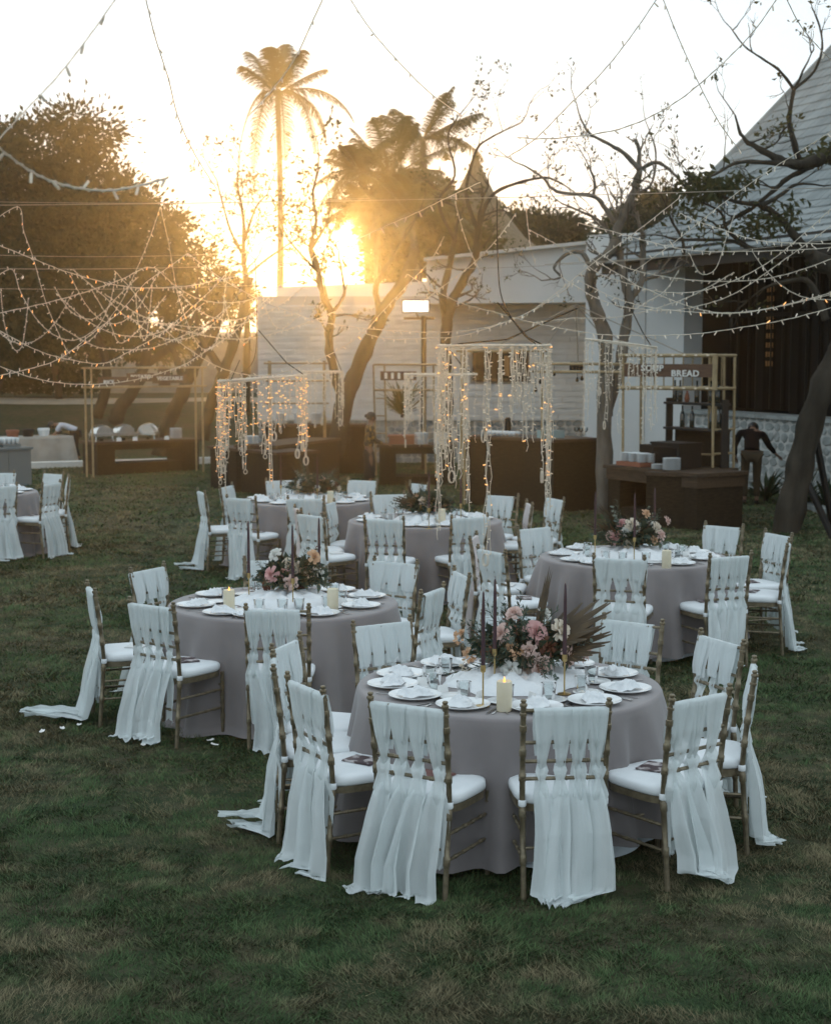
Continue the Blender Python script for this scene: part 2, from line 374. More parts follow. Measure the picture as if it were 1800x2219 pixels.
def vnoise(x, y, f, seed):
    """smooth value noise on numpy arrays"""
    g = np.random.default_rng(seed).random((64, 64)); u, v = x * f + 31.7, y * f + 11.3
    i, j = np.floor(u).astype(int), np.floor(v).astype(int); a, b = u - i, v - j; a = a * a * (3 - 2 * a); b = b * b * (3 - 2 * b); i %= 64; j %= 64; i1, j1 = (i + 1) % 64, (j + 1) % 64
    return (g[i, j] * (1 - a) + g[i1, j] * a) * (1 - b) + (g[i, j1] * (1 - a) + g[i1, j1] * a) * b
def grass():
    rng = np.random.default_rng(3)
    V = []; F = []; TONE = []; DRY = []
    bands = [(5.6, 8, 15000, .0022, .026, 150), (8, 11, 9000, .0030, .028, 130), (11, 15, 4000, .0044, .030, 90), (15, 22, 1500, .0075, .034, 120), (22, 37, 340, .015, .036, 20)]
    n0 = 0
    for y0, y1, dens, w, h, straw in bands:
      for layer in (0, 1):
        half = lambda y: 0.275 * y + 0.25
        area = (half(y0) + half(y1)) * (y1 - y0); n = int(area * (dens, straw)[layer])
        y = y0 + (y1 - y0) * rng.random(n * 2); x = (rng.random(n * 2) * 2 - 1) * half(y1)
        k = np.abs(x) < half(y); x, y = x[k][:n], y[k][:n]
        cl = vnoise(x, y, 11, 1) * .6 + vnoise(x, y, 25, 2) * .4; mid = vnoise(x, y, 4.2, 3); pat = vnoise(x, y, .8, 4) * .24 + vnoise(x, y, 2.6, 5) * .26 + vnoise(x, y, 7, 6) * .28 + vnoise(x, y, 17, 7) * .22
        dry = np.clip((pat - .45) / .22, 0, 1)
        if layer: k = rng.random(len(x)) < dry * (.25 + cl); x, y, cl, mid, pat, dry = (q[k] for q in (x, y, cl, mid, pat, dry))
        n = len(x)
        if layer: hh = rng.uniform(.008, .032, n); lean = rng.uniform(.02, .06, n); ww = w * .75 * rng.uniform(.7, 1.3, n)
        else: hh = h * (0.22 + 1.15 * cl ** 1.6 + 0.35 * mid) * rng.uniform(0.5, 1.3, n); lean = rng.uniform(0.4, 1.9, n) * hh; ww = w * rng.uniform(0.6, 1.4, n)
        a = rng.random(n) * 2 * np.pi; la = a + np.pi / 2 * rng.choice([-1, 1], n) + rng.normal(0, .4, n)
        wind = vnoise(x, y, 3, 9) * 9; la = np.where(rng.random(n) < .6, wind + rng.normal(0, .6, n), la); a = np.where(np.abs(np.sin(a - la)) < .3, la + np.pi / 2, a)
        z = np.array([ground_z(p, q) for p, q in zip(x, y)]) - 0.003 + (layer * .012 * cl)
        dx, dy = np.cos(a) * ww, np.sin(a) * ww
        v = np.empty((n, 3, 3))
        v[:, 0] = np.stack([x - dx, y - dy, z], 1); v[:, 1] = np.stack([x + dx, y + dy, z], 1)
        v[:, 2] = np.stack([x + np.cos(la) * lean, y + np.sin(la) * lean, z + hh], 1)
        tn = rng.uniform(.55, .95, n) if layer else np.clip(rng.beta(2, 2.4, n) * .6 + .55 * (cl - .3) + .1, 0, .8)  # thick clumps lightened, light on their tops put into the tone
        TONE.append(np.stack([tn * (.4, .8)[layer], tn * (.4, .8)[layer], tn], 1).ravel()); DRY.append(np.repeat(np.clip(dry * 1.1 + rng.normal(0, .12, n), 0, 1) if not layer else np.ones(n), 3))  # root points darkened, shade between blades put into the tone
        V.append(v.reshape(-1, 3)); F.append(np.arange(n * 3).reshape(-1, 3) + n0); n0 += n * 3
    me = np_mesh('grass', np.concatenate(V), np.concatenate(F), M['blade'])
    for nm, dat in (('tone', TONE), ('dry', DRY)): me.attributes.new(nm, 'FLOAT', 'POINT').data.foreach_set('value', np.concatenate(dat).astype(np.float32))
    tag(inst('grass', me), 'short patchy grass blades covering the lawn', 'grass', kind='stuff')
grass()
# ---------------------------------------------------------------- kerb, path, far wall
mb = MB(); a = on(60, 1022); b = on(470, 1003)
mb.bar(a + Vector((-3, -.35, .05)), b + Vector((0, 0, .05)), .30, .16, up=(0, 0, 1))
mb.obj('kerb', M['concrete'])['kind'] = 'structure'
mb = MB()
def path_pt(u, v):
    x = -22 + 19.5 * u; y = 44.6 + 3.0 * v + 0.05 * (x + 12) + .25 * math.sin(x * .8)
    return (x, y, ground_z(x, y) + .02)
mb.grid(path_pt, 40, 3); mb.obj('path', M['path'], smooth=True)['kind'] = 'structure'
fw = empty('boundary_wall', (-13, 53, 0), label='pale boundary wall behind the leaning trunks beyond the lawn', cat='wall')
mb = MB(); mb.box((0, 0, 1.9), (22, .3, 2.2)); mb.obj('wall_panel', M['grey_cloth'], fw)
mb = MB(); mb.box((0, 0, 3.06), (22.1, .42, .12)); mb.obj('coping', M['concrete'], fw)
for i in range(7):
    mb = MB(); mb.box((-10.5 + 3.5 * i, -.1, 1.9), (.4, .46, 2.3)); mb.obj('pier', M['grey_cloth'], fw)

# ---------------------------------------------------------------- the stone pavilion with the white parapet
PAV = empty('pavilion', (0, 35, 0), label='pale stone-clad pavilion with a white parapet behind the leaning trees', cat='building')
rnd = random.Random(5)
PX0, PX1 = -3.5, 4.05
def loc(v, o): return Vector(v) - o.location
mb = MB(); mb.box(((PX0 + PX1) / 2, .35, 1.85), (PX1 - PX0, .5, 3.7)); mb.obj('wall', M['stone_dark'], PAV)
# split-face stones laid in long thin courses, left out round the window
w0, w1 = at(1027, 824, 35), at(1141, 762, 35)
WX0, WX1, WZ0, WZ1 = w0.x, w1.x, w0.z, w1.z
stone_me = []
for k in range(4):
    b = MB()
    def sf(u, v, k=k): return ((u - .5), -.5 - .14 * (0.5 + 0.5 * math.sin(7 * u + k * 2 + 3 * v)) * (1 if 0 < u < 1 and 0 < v < 1 else 0), v - .5)
    b.grid(sf, 5, 3)
    b.add([(-.5, -.5, -.5), (.5, -.5, -.5), (.5, .5, -.5), (-.5, .5, -.5), (-.5, -.5, .5), (.5, -.5, .5), (.5, .5, .5), (-.5, .5, .5)],
          [(3, 2, 1, 0), (4, 5, 6, 7), (1, 2, 6, 5), (3, 0, 4, 7)])
    stone_me.append(b.mesh('stone', M['stone']))
z = 0.95; small = MB(); nst = 0
while z < 3.5:
    h = rnd.choice((.10, .13, .13, .16)); x = PX0
    while x < PX1:
        w = rnd.uniform(.45, 1.15); x1 = min(x + w, PX1)
        if z + h > WZ0 - .06 and z < WZ1 + .06:          # stones stop at the window jambs
            if x < WX0 - .08 < x1: x1 = WX0 - .08
            elif WX0 - .09 < x < WX1 + .08: x1 = WX1 + .08
        if x1 - x > .12 and not (x1 > WX0 - .08 and x < WX1 + .08 and z + h > WZ0 - .06 and z < WZ1 + .06):
            if nst < 290:
                inst('stone', stone_me[rnd.randrange(4)], PAV, ((x + x1) / 2, .085, z + h / 2), None, (x1 - x - .007, .08 * rnd.uniform(.8, 1.25), h - .007)); nst += 1
            else: small.box(((x + x1) / 2, .085, z + h / 2), (x1 - x - .012, .09, h - .012))
        x = x1
    z += h
if small.v: tag(small.obj('small_stones', M['stone'], PAV), kind='stuff')
# rubble plinth below
def rubble(mb, x0, x1, z0, z1, fn, r, seed):
    rg = random.Random(seed); z = z0; row = 0
    while z < z1 - .03:
        h = r * rg.uniform(.8, 1.2); x = x0 - rg.random() * r
        while x < x1:
            w = r * rg.uniform(.9, 2.0); cx, cz = x + w / 2, z + h / 2
            n = 7; pts = []
            for i in range(n):
                t = 2 * math.pi * i / n + rg.uniform(-.2, .2)
                pts.append((max(x0, min(x1, cx + math.cos(t) * w * .52 * rg.uniform(.85, 1.05))), max(z0, min(z1, cz + math.sin(t) * h * .55 * rg.uniform(.85, 1.05)))))
            d = rg.uniform(.008, .024); cen = fn(cx, cz, d)
            o = [fn(p, q, 0) for p, q in pts]; m2 = [fn(cx + (p - cx) * .8, cz + (q - cz) * .8, d) for p, q in pts]
            mb.add(o + m2 + [cen], [(i, (i + 1) % n, n + (i + 1) % n, n + i) for i in range(n)] + [(n + i, n + (i + 1) % n, 2 * n) for i in range(n)])
            x += w
        z += h
mb = MB(); rubble(mb, PX0, PX1, 0.0, .95, lambda x, z, d: (x, .10 - d, z), .14, 3)
tag(mb.obj('rubble_plinth', M['flag'], PAV), kind='stuff')
# the window
win = MB()
for a, b in (((WX0, WZ0), (WX1, WZ0)), ((WX0, WZ1), (WX1, WZ1)), ((WX0, WZ0), (WX0, WZ1)), ((WX1, WZ0), (WX1, WZ1)), (((WX0 + WX1) / 2, WZ0), ((WX0 + WX1) / 2, WZ1))):
    win.bar((a[0], .02, a[1]), (b[0], .02, b[1]), .07)
wf = win.obj('window', M['plank'], PAV)
for k in range(2):
    xm = WX0 + (WX1 - WX0) * (.25 + .5 * k)
    b = MB(); b.box((xm, .06, (WZ0 + WZ1) / 2), ((WX1 - WX0) / 2 - .06, .015, WZ1 - WZ0 - .06)); b.obj('pane', M['dark_glass'], wf)
b = MB(); b.box((WX0 + (WX1 - WX0) * .62, .04, (WZ0 + WZ1) / 2), (.12, .01, (WZ1 - WZ0) * .7)); b.obj('lit_panel', M['amber'], wf)
# white parapet standing proud of the wall
mb = MB()
A0, A1 = at(925, 566, 34.2), at(1300, 527, 33.6); B0, B1 = at(925, 658, 34.2), at(1300, 655, 33.6)
mb.prism([loc(p, PAV) for p in (B0, B1, A1, A0)], (0, 2.2, 0)); par = mb.obj('parapet', M['plaster'], PAV)
mb = MB(); mb.bar(loc(A0, PAV) + Vector((-.05, -.06, .03)), loc(A1, PAV) + Vector((0, -.06, .03)), .3, .07, up=(0, 0, 1)); mb.obj('coping', M['concrete'], par)
mb = MB(); mb.prism([loc(at(600, 645, 35.2), PAV), loc(at(925, 652, 35.2), PAV), loc(at(925, 610, 35.2), PAV), loc(at(600, 622, 35.2), PAV)], (0, .5, 0)); mb.obj('low_parapet', M['plaster'], PAV)
# small white window at the left end
b = MB(); p0, p1 = at(565, 800, 34.9), at(655, 745, 34.9)
# ---------------------------------------------------------------- the hall with the tall shingled roof
HALL = empty('hall', (5.3, 31.3, 0), label='dark glazed hall under a tall grey shingled roof', cat='building')
HO = HALL.location
e = Vector((.374, -.927, 0)); n_ = Vector((.927, .374, 0)); E0 = Vector((4.1, 31.2, 0))
mb = MB()
wx0, wx1, wx2 = at(1268, 700, 33.2), at(1397, 700, 32.4), at(1482, 700, 31.2)
mb.prism([loc(Vector((wx0.x, 33.2, 0)), HALL), loc(Vector((wx1.x, 32.4, 0)), HALL), loc(Vector((wx1.x, 32.4, 4.9)), HALL), loc(Vector((wx0.x, 33.2, 4.9)), HALL)], (0.1, .4, 0))
mb.obj('white_wall', M['plaster'], HALL)
mb = MB()
mb.prism([loc(Vector((wx1.x, 32.45, 0)), HALL), loc(Vector((wx2.x, 31.25, 0)), HALL), loc(Vector((wx2.x, 31.25, 4.6)), HALL), loc(Vector((wx1.x, 32.45, 4.6)), HALL)], (.4, .2, 0))
mb.obj('return_wall', M['plaster'], HALL)
def hp(s, t, z): return E0 + e * s + n_ * t + Vector((0, 0, z)) - HO
# dark wall behind the glazing
mb = MB(); mb.prism([hp(-.2, 2.9, 0), hp(12, 2.9, 0), hp(12, 2.9, 4.7), hp(-.2, 2.9, 4.7)], n_ * .3); mb.obj('back_wall', M['black'], HALL)
for i in range(10):
    s0 = -.1 + 1.15 * i
    mb = MB(); mb.prism([hp(s0 + .07, 2.52, 1.35), hp(s0 + 1.08, 2.52, 1.35), hp(s0 + 1.08, 2.52, 4.3), hp(s0 + .07, 2.52, 4.3)], n_ * .03)
    w = mb.obj('window', M['dark_glass'], HALL)
    mb = MB(); mb.bar(hp(s0, 2.47, 1.3), hp(s0, 2.47, 4.4), .14, .1); mb.bar(hp(s0, 2.46, 3.2), hp(s0 + 1.15, 2.46, 3.2), .05, .08)
    for q in (.38, .76): mb.bar(hp(s0 + q, 2.48, 1.35), hp(s0 + q, 2.48, 4.3), .035, .05)
    mb.obj('frame', M['black'], w)
for s, t, z0, w, h in ((1.25, 2.49, 2.2, .14, 1.7), (4.2, 2.49, 2.3, .5, .14), (4.9, 2.49, 2.25, .4, .12)):
    mb = MB()
    if h > 1:
        for r in range(9):
            for c in range(3): mb.prism([hp(s + c * .09, t, z0 + r * .18), hp(s + c * .09 + .05, t, z0 + r * .18), hp(s + c * .09 + .05, t, z0 + r * .18 + .1), hp(s + c * .09, t, z0 + r * .18 + .1)], n_ * -.01)
    else: mb.prism([hp(s, t, z0), hp(s + w, t, z0), hp(s + w, t, z0 + h), hp(s, t, z0 + h)], n_ * -.01)
    mb.obj('lit_panel', M['amber'], HALL)['kind'] = 'stuff'
mb = MB(); mb.prism([hp(-.15, 1.3, 0), hp(-.15, 2.9, 0), hp(-.15, 2.9, 4.4), hp(-.15, 1.3, 4.4)], e * .1); mb.obj('end_wall', M['dark_wood'], HALL)
mb = MB(); mb.prism([hp(-.2, .8, .0), hp(12, .8, .0), hp(12, 2.9, .0), hp(-.2, 2.9, .0)], (0, 0, .35)); mb.obj('veranda_floor', M['dark_wood'], HALL)
# stone plinth wall
mb = MB(); mb.prism([hp(1.2, .75, 0), hp(12, .75, 0), hp(12, .75, 1.3), hp(1.2, .75, 1.3)], n_ * .5); mb.obj('plinth', M['stone_dark'], HALL)
mb = MB(); rubble(mb, 1.2, 9.0, 0.0, 1.3, lambda x, z, d: hp(x, .75 - d, z), .16, 8); tag(mb.obj('rubble_facing', M['flag'], HALL), kind='stuff')
mb = MB(); mb.prism([hp(1.15, .68, 1.3), hp(12, .68, 1.3), hp(12, .68, 1.37), hp(1.15, .68, 1.37)], n_ * .6); mb.obj('plinth_cap', M['flag'], HALL)
# eave beam and soffit
mb = MB(); mb.prism([hp(-.6, 3.0, 4.3), hp(12.5, 3.0, 4.3), hp(12.5, 3.0, 4.4), hp(-.6, 3.0, 4.4)], n_ * -3.05); mb.obj('soffit', M['dark_wood'], HALL)
mb = MB(); mb.prism([hp(-.7, -.12, 4.02), hp(12.6, -.12, 4.02), hp(12.6, -.12, 4.32), hp(-.7, -.12, 4.32)], n_ * .1); mb.obj('eave_board', M['dark_wood'], HALL)
# shingled roof: one piece for each course
prof = [(-.25, 4.22), (1.3, 5.05), (2.93, 6.57), (7.5, 10.9)]
def roof_z(t):
    for (a, za), (b, zb) in zip(prof, prof[1:]):
        if t <= b or b == prof[-1][0]: return za + (zb - za) * (t - a) / (b - a)
roof = MB()
roof.add([hp(s, t, roof_z(t) - .06) for t in (-.2, 1.3, 2.93, 7.4) for s in (-.55, 12.6)], [(0, 1, 3, 2), (2, 3, 5, 4), (4, 5, 7, 6)])
ro = roof.obj('roof', M['dark_wood'], HALL)
t = -.25; k = 0; rg = random.Random(4)
while t < 7.2:
    step = .225 if t > 1.3 else .26
    mb = MB(); ns = 60; w = 13.2 / ns
    for i in range(ns):
        s0 = -.62 + w * i; s1 = s0 + w - .012; j0 = rg.uniform(-.012, .012); lift = rg.uniform(.0, .012)
        t0, t1 = t + j0, t + step + .06
        za, zb = roof_z(t0), roof_z(t1)
        mb.add([hp(s0, t0, za), hp(s1, t0, za), hp(s1, t1, zb - .01), hp(s0, t1, zb - .01), hp(s0, t0, za + .045 + lift), hp(s1, t0, za + .045 + lift), hp(s1, t1, zb + .012), hp(s0, t1, zb + .012)],
               [(0, 1, 5, 4), (4, 5, 6, 7), (1, 2, 6, 5), (3, 0, 4, 7)])
    mb.obj('shingle_course', M['tile'], ro); t += step; k += 1
mb = MB(); mb.tube([hp(-.66, a, b + .03) for a, b in prof], .075, 6); mb.obj('verge_board', M['tile'], ro)
# white low-pitched roof joining the hall to the pavilion
mb = MB(); q = [at(1300, 531, 33.6), at(1420, 505, 32.6), at(1505, 487, 33.2), at(1500, 478, 36), at(1300, 515, 36)]
mb.prism([loc(p, HALL) for p in q[:3]] + [loc(at(1500, 545, 33.2), HALL), loc(at(1300, 600, 33.6), HALL)], (0, 1.5, 0)); mb.obj('link_roof', M['plaster'], HALL)

# ---------------------------------------------------------------- thatched pavilion roof far behind
c = at(1030, 350, 50)
TH = empty('thatched_pavilion', (c.x, 50, 0), label='steep pointed thatched roof rising behind the palms', cat='building')
mb = MB(); mb.lathe([(3.4, 4.9), (2.6, 5.3), (1.6, 6.0), (.95, 6.8), (.55, 7.5), (.25, 8.1), (.08, 8.55), (.02, 8.75)], n=28); mb.obj('roof', M['thatch'], TH, smooth=True)
for i in range(6):
    a = i * math.pi / 3; mb = MB(); mb.tube([(2.4 * math.cos(a), 2.4 * math.sin(a), 0.2), (2.4 * math.cos(a), 2.4 * math.sin(a), 5.3)], .12, 8); mb.obj('post', M['dark_wood'], TH)
# ---------------------------------------------------------------- trees
def wob(pts, n, amp, rg):
    """a smooth limb line through the given points"""
    P = [Vector(p) for p in pts]; out = []
    for i in range(len(P) - 1):
        p0, p1, p2, p3 = P[max(i - 1, 0)], P[i], P[i + 1], P[min(i + 2, len(P) - 1)]
        for j in range(n):
            t = j / n
            q = .5 * ((2 * p1) + (p2 - p0) * t + (2 * p0 - 5 * p1 + 4 * p2 - p3) * t * t + (3 * p1 - p0 - 3 * p2 + p3) * t ** 3)
            out.append(q + Vector([rg.gauss(0, amp) for _ in range(3)]))
    out.append(P[-1]); return out

def leaf_quads(points, dirs, size, rg_np, aspect=.45):
    """numpy quads, one leaf for each point"""
    n = len(points); a = dirs / (np.linalg.norm(dirs, axis=1, keepdims=True) + 1e-9)
    r = rg_np.normal(size=(n, 3)); b = np.cross(a, r); b /= (np.linalg.norm(b, axis=1, keepdims=True) + 1e-9)
    s = size * rg_np.uniform(.6, 1.35, (n, 1)); c = np.cross(a, b) * s * .18
    v = np.empty((n, 4, 3))
    v[:, 0] = points; v[:, 1] = points + a * s * .5 + b * s * aspect * .5 + c; v[:, 2] = points + a * s; v[:, 3] = points + a * s * .5 - b * s * aspect * .5 + c
    return v.reshape(-1, 3), np.arange(n * 4).reshape(-1, 4)

def bare_tree(name, label, cat, base, limbs, twigs=1.0, leaf=.0, leaf_size=.09, seed=1, bark='bark', tw_len=1.0, droop=0.0, lmat='leaf2', depth=3, grp=None):
    """limbs: list of (points, r0, r1); twigs and small leaves grow from them"""
    rg = random.Random(seed); T = empty(name, base, label=label, cat=cat, group=grp); O = Vector(base)
    tr = MB(); tw = MB(); tips = []
    def grow(p, d, L, r, lev):
        k = 4; pts = [p]; q = p.copy(); dd = d.copy()
        for i in range(k):
            dd = (dd + Vector((rg.gauss(0, .22), rg.gauss(0, .22), rg.gauss(.05 - droop, .18)))).normalized(); q = q + dd * (L / k); pts.append(q.copy())
        tw.tube([x - O for x in pts], [r * (1 - .65 * i / k) for i in range(k + 1)], 4 if lev < 2 else 3, caps=False)
        if lev >= depth: tips.append((pts[-1], dd)); return
        nb = 2 if rg.random() < .6 else 3
        for i in range(nb):
            nd = (dd + Vector((rg.gauss(0, .55), rg.gauss(0, .55), rg.gauss(.1 - droop, .45)))).normalized()
            grow(pts[rg.randint(2, k)], nd, L * rg.uniform(.5, .8), r * .6, lev + 1)
        tips.append((pts[-1], dd))
    for pts, r0, r1 in limbs:
        w = wob(pts, 5, r0 * .05, rg); m = len(w)
        rs = [(r0 + (r1 - r0) * (i / (m - 1)) ** .8) * (1 + .10 * math.sin(i * 1.7 + seed)) for i in range(m)]
        tr.tube([x - O for x in w], rs, 9 if r0 > .06 else 6)
        if twigs and r1 < .07:
            L = sum((w[i + 1] - w[i]).length for i in range(m - 1))
            cnt = max(2, int(L * 1.5 * twigs))
            for i in range(cnt):
                f = .35 + .65 * (i + rg.random()) / cnt; j = min(m - 2, int(f * (m - 1)))
                d = (w[j + 1] - w[j]).normalized()
                nd = (d * .6 + Vector((rg.gauss(0, .6), rg.gauss(0, .6), rg.gauss(.25, .5)))).normalized()
                grow(w[j], nd, tw_len * rg.uniform(.5, 1.0), max(.010, rs[j] * .40), 1)
            grow(w[-1], (w[-1] - w[-2]).normalized(), tw_len * .9, r1 * .85, 1)
    tr.obj('trunk', M[bark], T, smooth=True)
    if tw.v: tw.obj('twigs', M[bark], T)['kind'] = 'stuff'
    if leaf and tips:
        g = np.random.default_rng(seed); P = []; D = []
        for p, d in tips:
            if rg.random() > leaf: continue
            for i in range(rg.randint(3, 7)):
                P.append(p - O + Vector([rg.gauss(0, .05) for _ in range(3)])); D.append(d + Vector([rg.gauss(0, .9) for _ in range(3)]))
        if P:
            v, f = leaf_quads(np.array(P), np.array(D), leaf_size, g); inst('leaves', np_mesh('leaves', v, f, M[lmat]), T)
    return T

def leafy_tree(name, label, base, limbs, blobs, n, size, seed, lmat='leaf', bark='bark', grp=None):
    """blobs: (px, py, Y, rx_px, rz_px, ry_m): leaf masses; leaves gather in clumps on their outer part"""
    rg = random.Random(seed); g = np.random.default_rng(seed); T = empty(name, base, label=label, cat='tree', group=grp); O = np.array(base)
    tr = MB()
    for pts, r0, r1 in limbs:
        w = wob(pts, 5, r0 * .06, rg); m = len(w)
        tr.tube([x - Vector(base) for x in w], [r0 + (r1 - r0) * i / (m - 1) for i in range(m)], 9)
    tr.obj('trunk', M[bark], T, smooth=True)
    tot = sum(b[3] * b[4] for b in blobs); V = []; F = []; k0 = 0
    for px, py, Y, rx, rz, ry in blobs:
        c = np.array(at(px, py, Y)); sx, sz = rx * Y / FOC, rz * Y / FOC
        cnt = int(n * rx * rz / tot); ncl = max(12, cnt // 110)
        u = g.normal(size=(ncl, 3)); u /= np.linalg.norm(u, axis=1, keepdims=True); rr = g.uniform(.45, 1.0, (ncl, 1)) ** .6
        # uneven outline
        bumpy = 1 + .16 * np.sin(u[:, :1] * 7 + seed) * np.sin(u[:, 2:] * 6 + seed * 2) + .10 * g.normal(size=(ncl, 1))
        cc = c + u * rr * bumpy * np.array([sx, ry, sz])
        idx = g.integers(0, ncl, cnt); cr = g.uniform(.20, .62, (ncl, 1))
        d = g.normal(size=(cnt, 3)); p = cc[idx] + d * cr[idx] * np.array([1, 1, .7]) * .62
        dirs = d + u[idx] * .8 + np.array([0, 0, -.3])
        v, f = leaf_quads(p - O, dirs, size, g, .5); V.append(v); F.append(f + k0); k0 += len(v)
    inst('crown', np_mesh('crown', np.concatenate(V), np.concatenate(F), M[lmat]), T)
    return T

def palm(name, label, base, top, r, tips, seed, leaflet=.55, droop=.5, dens=46, grp=None, back=True):
    """tips: points where each frond ends"""
    rg = random.Random(seed); T = empty(name, base, label=label, cat='tree', group=grp); O = Vector(base)
    tr = MB(); b = Vector(base); t = Vector(top); n = 26; pts = []; rs = []
    for i in range(n + 1):
        f = i / n; pts.append(b.lerp(t, f) + Vector((.12 * math.sin(f * 3.1), 0, 0)) - O); rs.append(r * (1.35 - .55 * f) * (1 + .05 * (i % 2)))
    tr.tube(pts, rs, 10); tr.obj('trunk', M['bark_pale'], T, smooth=True)
    fr = MB()
    for tip in tips:
        p3 = Vector(tip); L = (p3 - t).length; out = p3 - t; hz_ = Vector((out.x, out.y, 0))
        if out.z < 0: c1 = t + hz_ * .5 + Vector((0, 0, .20 * L)); c2 = p3 - hz_ * .12 + Vector((0, 0, -.55 * out.z + .10 * L))
        else: c1 = t + out * .40 + Vector((0, 0, .06 * L)); c2 = t + out * .80 + Vector((0, 0, .07 * L))
        prev = None; rach = []
        for i in range(15):
            s = i / 14; q = (t * (1 - s) ** 3 + c1 * 3 * s * (1 - s) ** 2 + c2 * 3 * s * s * (1 - s) + p3 * s ** 3); rach.append(q)
        fr.tube([q - O for q in rach], [.028 * (1 - .8 * i / 14) for i in range(15)], 4, caps=False)
        for i in range(dens):
            s = .12 + .88 * i / dens; f = s * 14; j = min(13, int(f)); q = rach[j].lerp(rach[j + 1], f - j)
            d = (rach[j + 1] - rach[j]).normalized()
            side = d.cross(Vector((0, 0, 1)));
            if side.length < .05: side = Vector((1, 0, 0))
            side.normalize()
            ll = leaflet * (math.sin(math.pi * min(1, .12 + .88 * s)) ** .6 + .12) * rg.uniform(.8, 1.1)
            for sg in (-1, 1):
                kz = abs(d.z); v = (side * sg * rg.uniform(.5, .8) * (1 + .9 * kz) + d * .65 * (1 - .35 * kz) + Vector((0, 0, -droop * rg.uniform(.5, 1.4) * (1 - .8 * kz)))).normalized()
                e1 = q + v * ll * .55 ; e2 = q + v * ll + Vector((0, 0, -.22 * ll))
                w = d * .013
                fr.add([q - w - O, q + w - O, e1 + w * .9 - O, e2 - O, e1 - w * .9 - O], [(0, 1, 2, 4), (4, 2, 3)])
    fr.obj('crown', M['palm_leaf'], T)
    return T

def A(pts, Y): return [at(p[0], p[1], p[2] if len(p) > 2 else Y) for p in pts]
def G(px, Y): p = at(px, 800, Y); return Vector((p.x, Y, ground_z(p.x, Y) - .05))

# tall coconut palm
tp = at(601, 206, 45)
tips = [at(523, 142, 44.2), at(538, 112, 45.9), at(584, 102, 44.4), at(619, 96, 45.8), at(658, 108, 44.3), at(706, 150, 45.4), at(768, 266, 44.7), at(706, 300, 45.6), at(684, 332, 44.4), at(512, 380, 44.8), at(549, 374, 45.6), at(618, 350, 43.9)]
palm('coconut_palm', 'tall slender coconut palm standing alone against the sky', G(596, 45), tp, .082, tips, 3, leaflet=.44, droop=.5, dens=80)
# clump of palms behind the sun gap
def ring_tips(c, n, L, seed, dz=0.0):
    rg = random.Random(seed); out = []
    for i in range(n):
        a = 2 * math.pi * (i + rg.random() * .7) / n; el = rg.uniform(-.6, 1.15); l = L * rg.uniform(.8, 1.1)
        out.append(Vector(c) + Vector((math.cos(a) * math.cos(el), math.sin(a) * math.cos(el) * .8, math.sin(el) * .9 - .12 + dz)) * l)
    return out
for k, (px, py, Y, L, lab) in enumerate(((915, 305, 47, 2.1, 'bushy coconut palm beside the pointed thatched roof'), (845, 385, 45, 2.3, 'bushy coconut palm in front of the sunset glow'), (782, 380, 46, 1.3, 'small coconut palm at the left of the palm clump'), (815, 462, 44, 1.6, 'low coconut palm right above the sun gap'), (890, 470, 43, 2.0, 'lowest coconut palm of the clump above the pavilion'))):
    c = at(px, py, Y); palm('coconut_palm', lab, G(px + 18 * (-1) ** k, Y), c, .10, ring_tips(c, 21, L, 20 + k), 30 + k, leaflet=.46, droop=.55, dens=60, grp='palms behind the pavilion')
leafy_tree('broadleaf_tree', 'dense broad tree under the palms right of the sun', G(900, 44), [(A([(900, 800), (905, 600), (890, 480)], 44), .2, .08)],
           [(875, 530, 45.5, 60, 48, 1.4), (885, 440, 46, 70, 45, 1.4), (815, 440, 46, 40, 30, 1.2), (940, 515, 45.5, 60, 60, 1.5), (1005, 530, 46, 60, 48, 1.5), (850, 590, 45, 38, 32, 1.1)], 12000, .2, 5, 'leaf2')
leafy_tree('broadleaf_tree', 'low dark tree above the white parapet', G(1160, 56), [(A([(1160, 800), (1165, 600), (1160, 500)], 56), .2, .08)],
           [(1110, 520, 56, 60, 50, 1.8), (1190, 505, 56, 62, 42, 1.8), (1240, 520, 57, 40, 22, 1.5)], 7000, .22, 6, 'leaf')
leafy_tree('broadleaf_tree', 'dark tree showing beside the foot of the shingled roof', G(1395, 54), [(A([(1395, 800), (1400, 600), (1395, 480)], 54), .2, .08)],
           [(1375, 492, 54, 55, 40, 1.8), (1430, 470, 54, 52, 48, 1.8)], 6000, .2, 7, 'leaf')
# the great dense tree on the left
b0 = G(262, 38)
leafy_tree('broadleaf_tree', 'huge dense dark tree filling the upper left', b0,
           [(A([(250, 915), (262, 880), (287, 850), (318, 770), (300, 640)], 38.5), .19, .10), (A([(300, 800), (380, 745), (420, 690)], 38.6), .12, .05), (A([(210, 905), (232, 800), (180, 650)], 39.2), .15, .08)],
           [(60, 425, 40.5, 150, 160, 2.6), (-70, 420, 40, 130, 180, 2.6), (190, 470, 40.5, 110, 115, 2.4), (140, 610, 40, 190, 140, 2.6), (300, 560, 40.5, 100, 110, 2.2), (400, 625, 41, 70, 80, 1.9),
            (150, 262, 40, 34, 26, 1.0), (200, 300, 40, 44, 34, 1.0), (272, 435, 40.5, 50, 45, 1.4), (350, 500, 41, 38, 42, 1.3), (20, 640, 38.5, 150, 120, 1.8), (485, 655, 42, 52, 48, 1.6)], 80000, .15, 11, 'leaf')
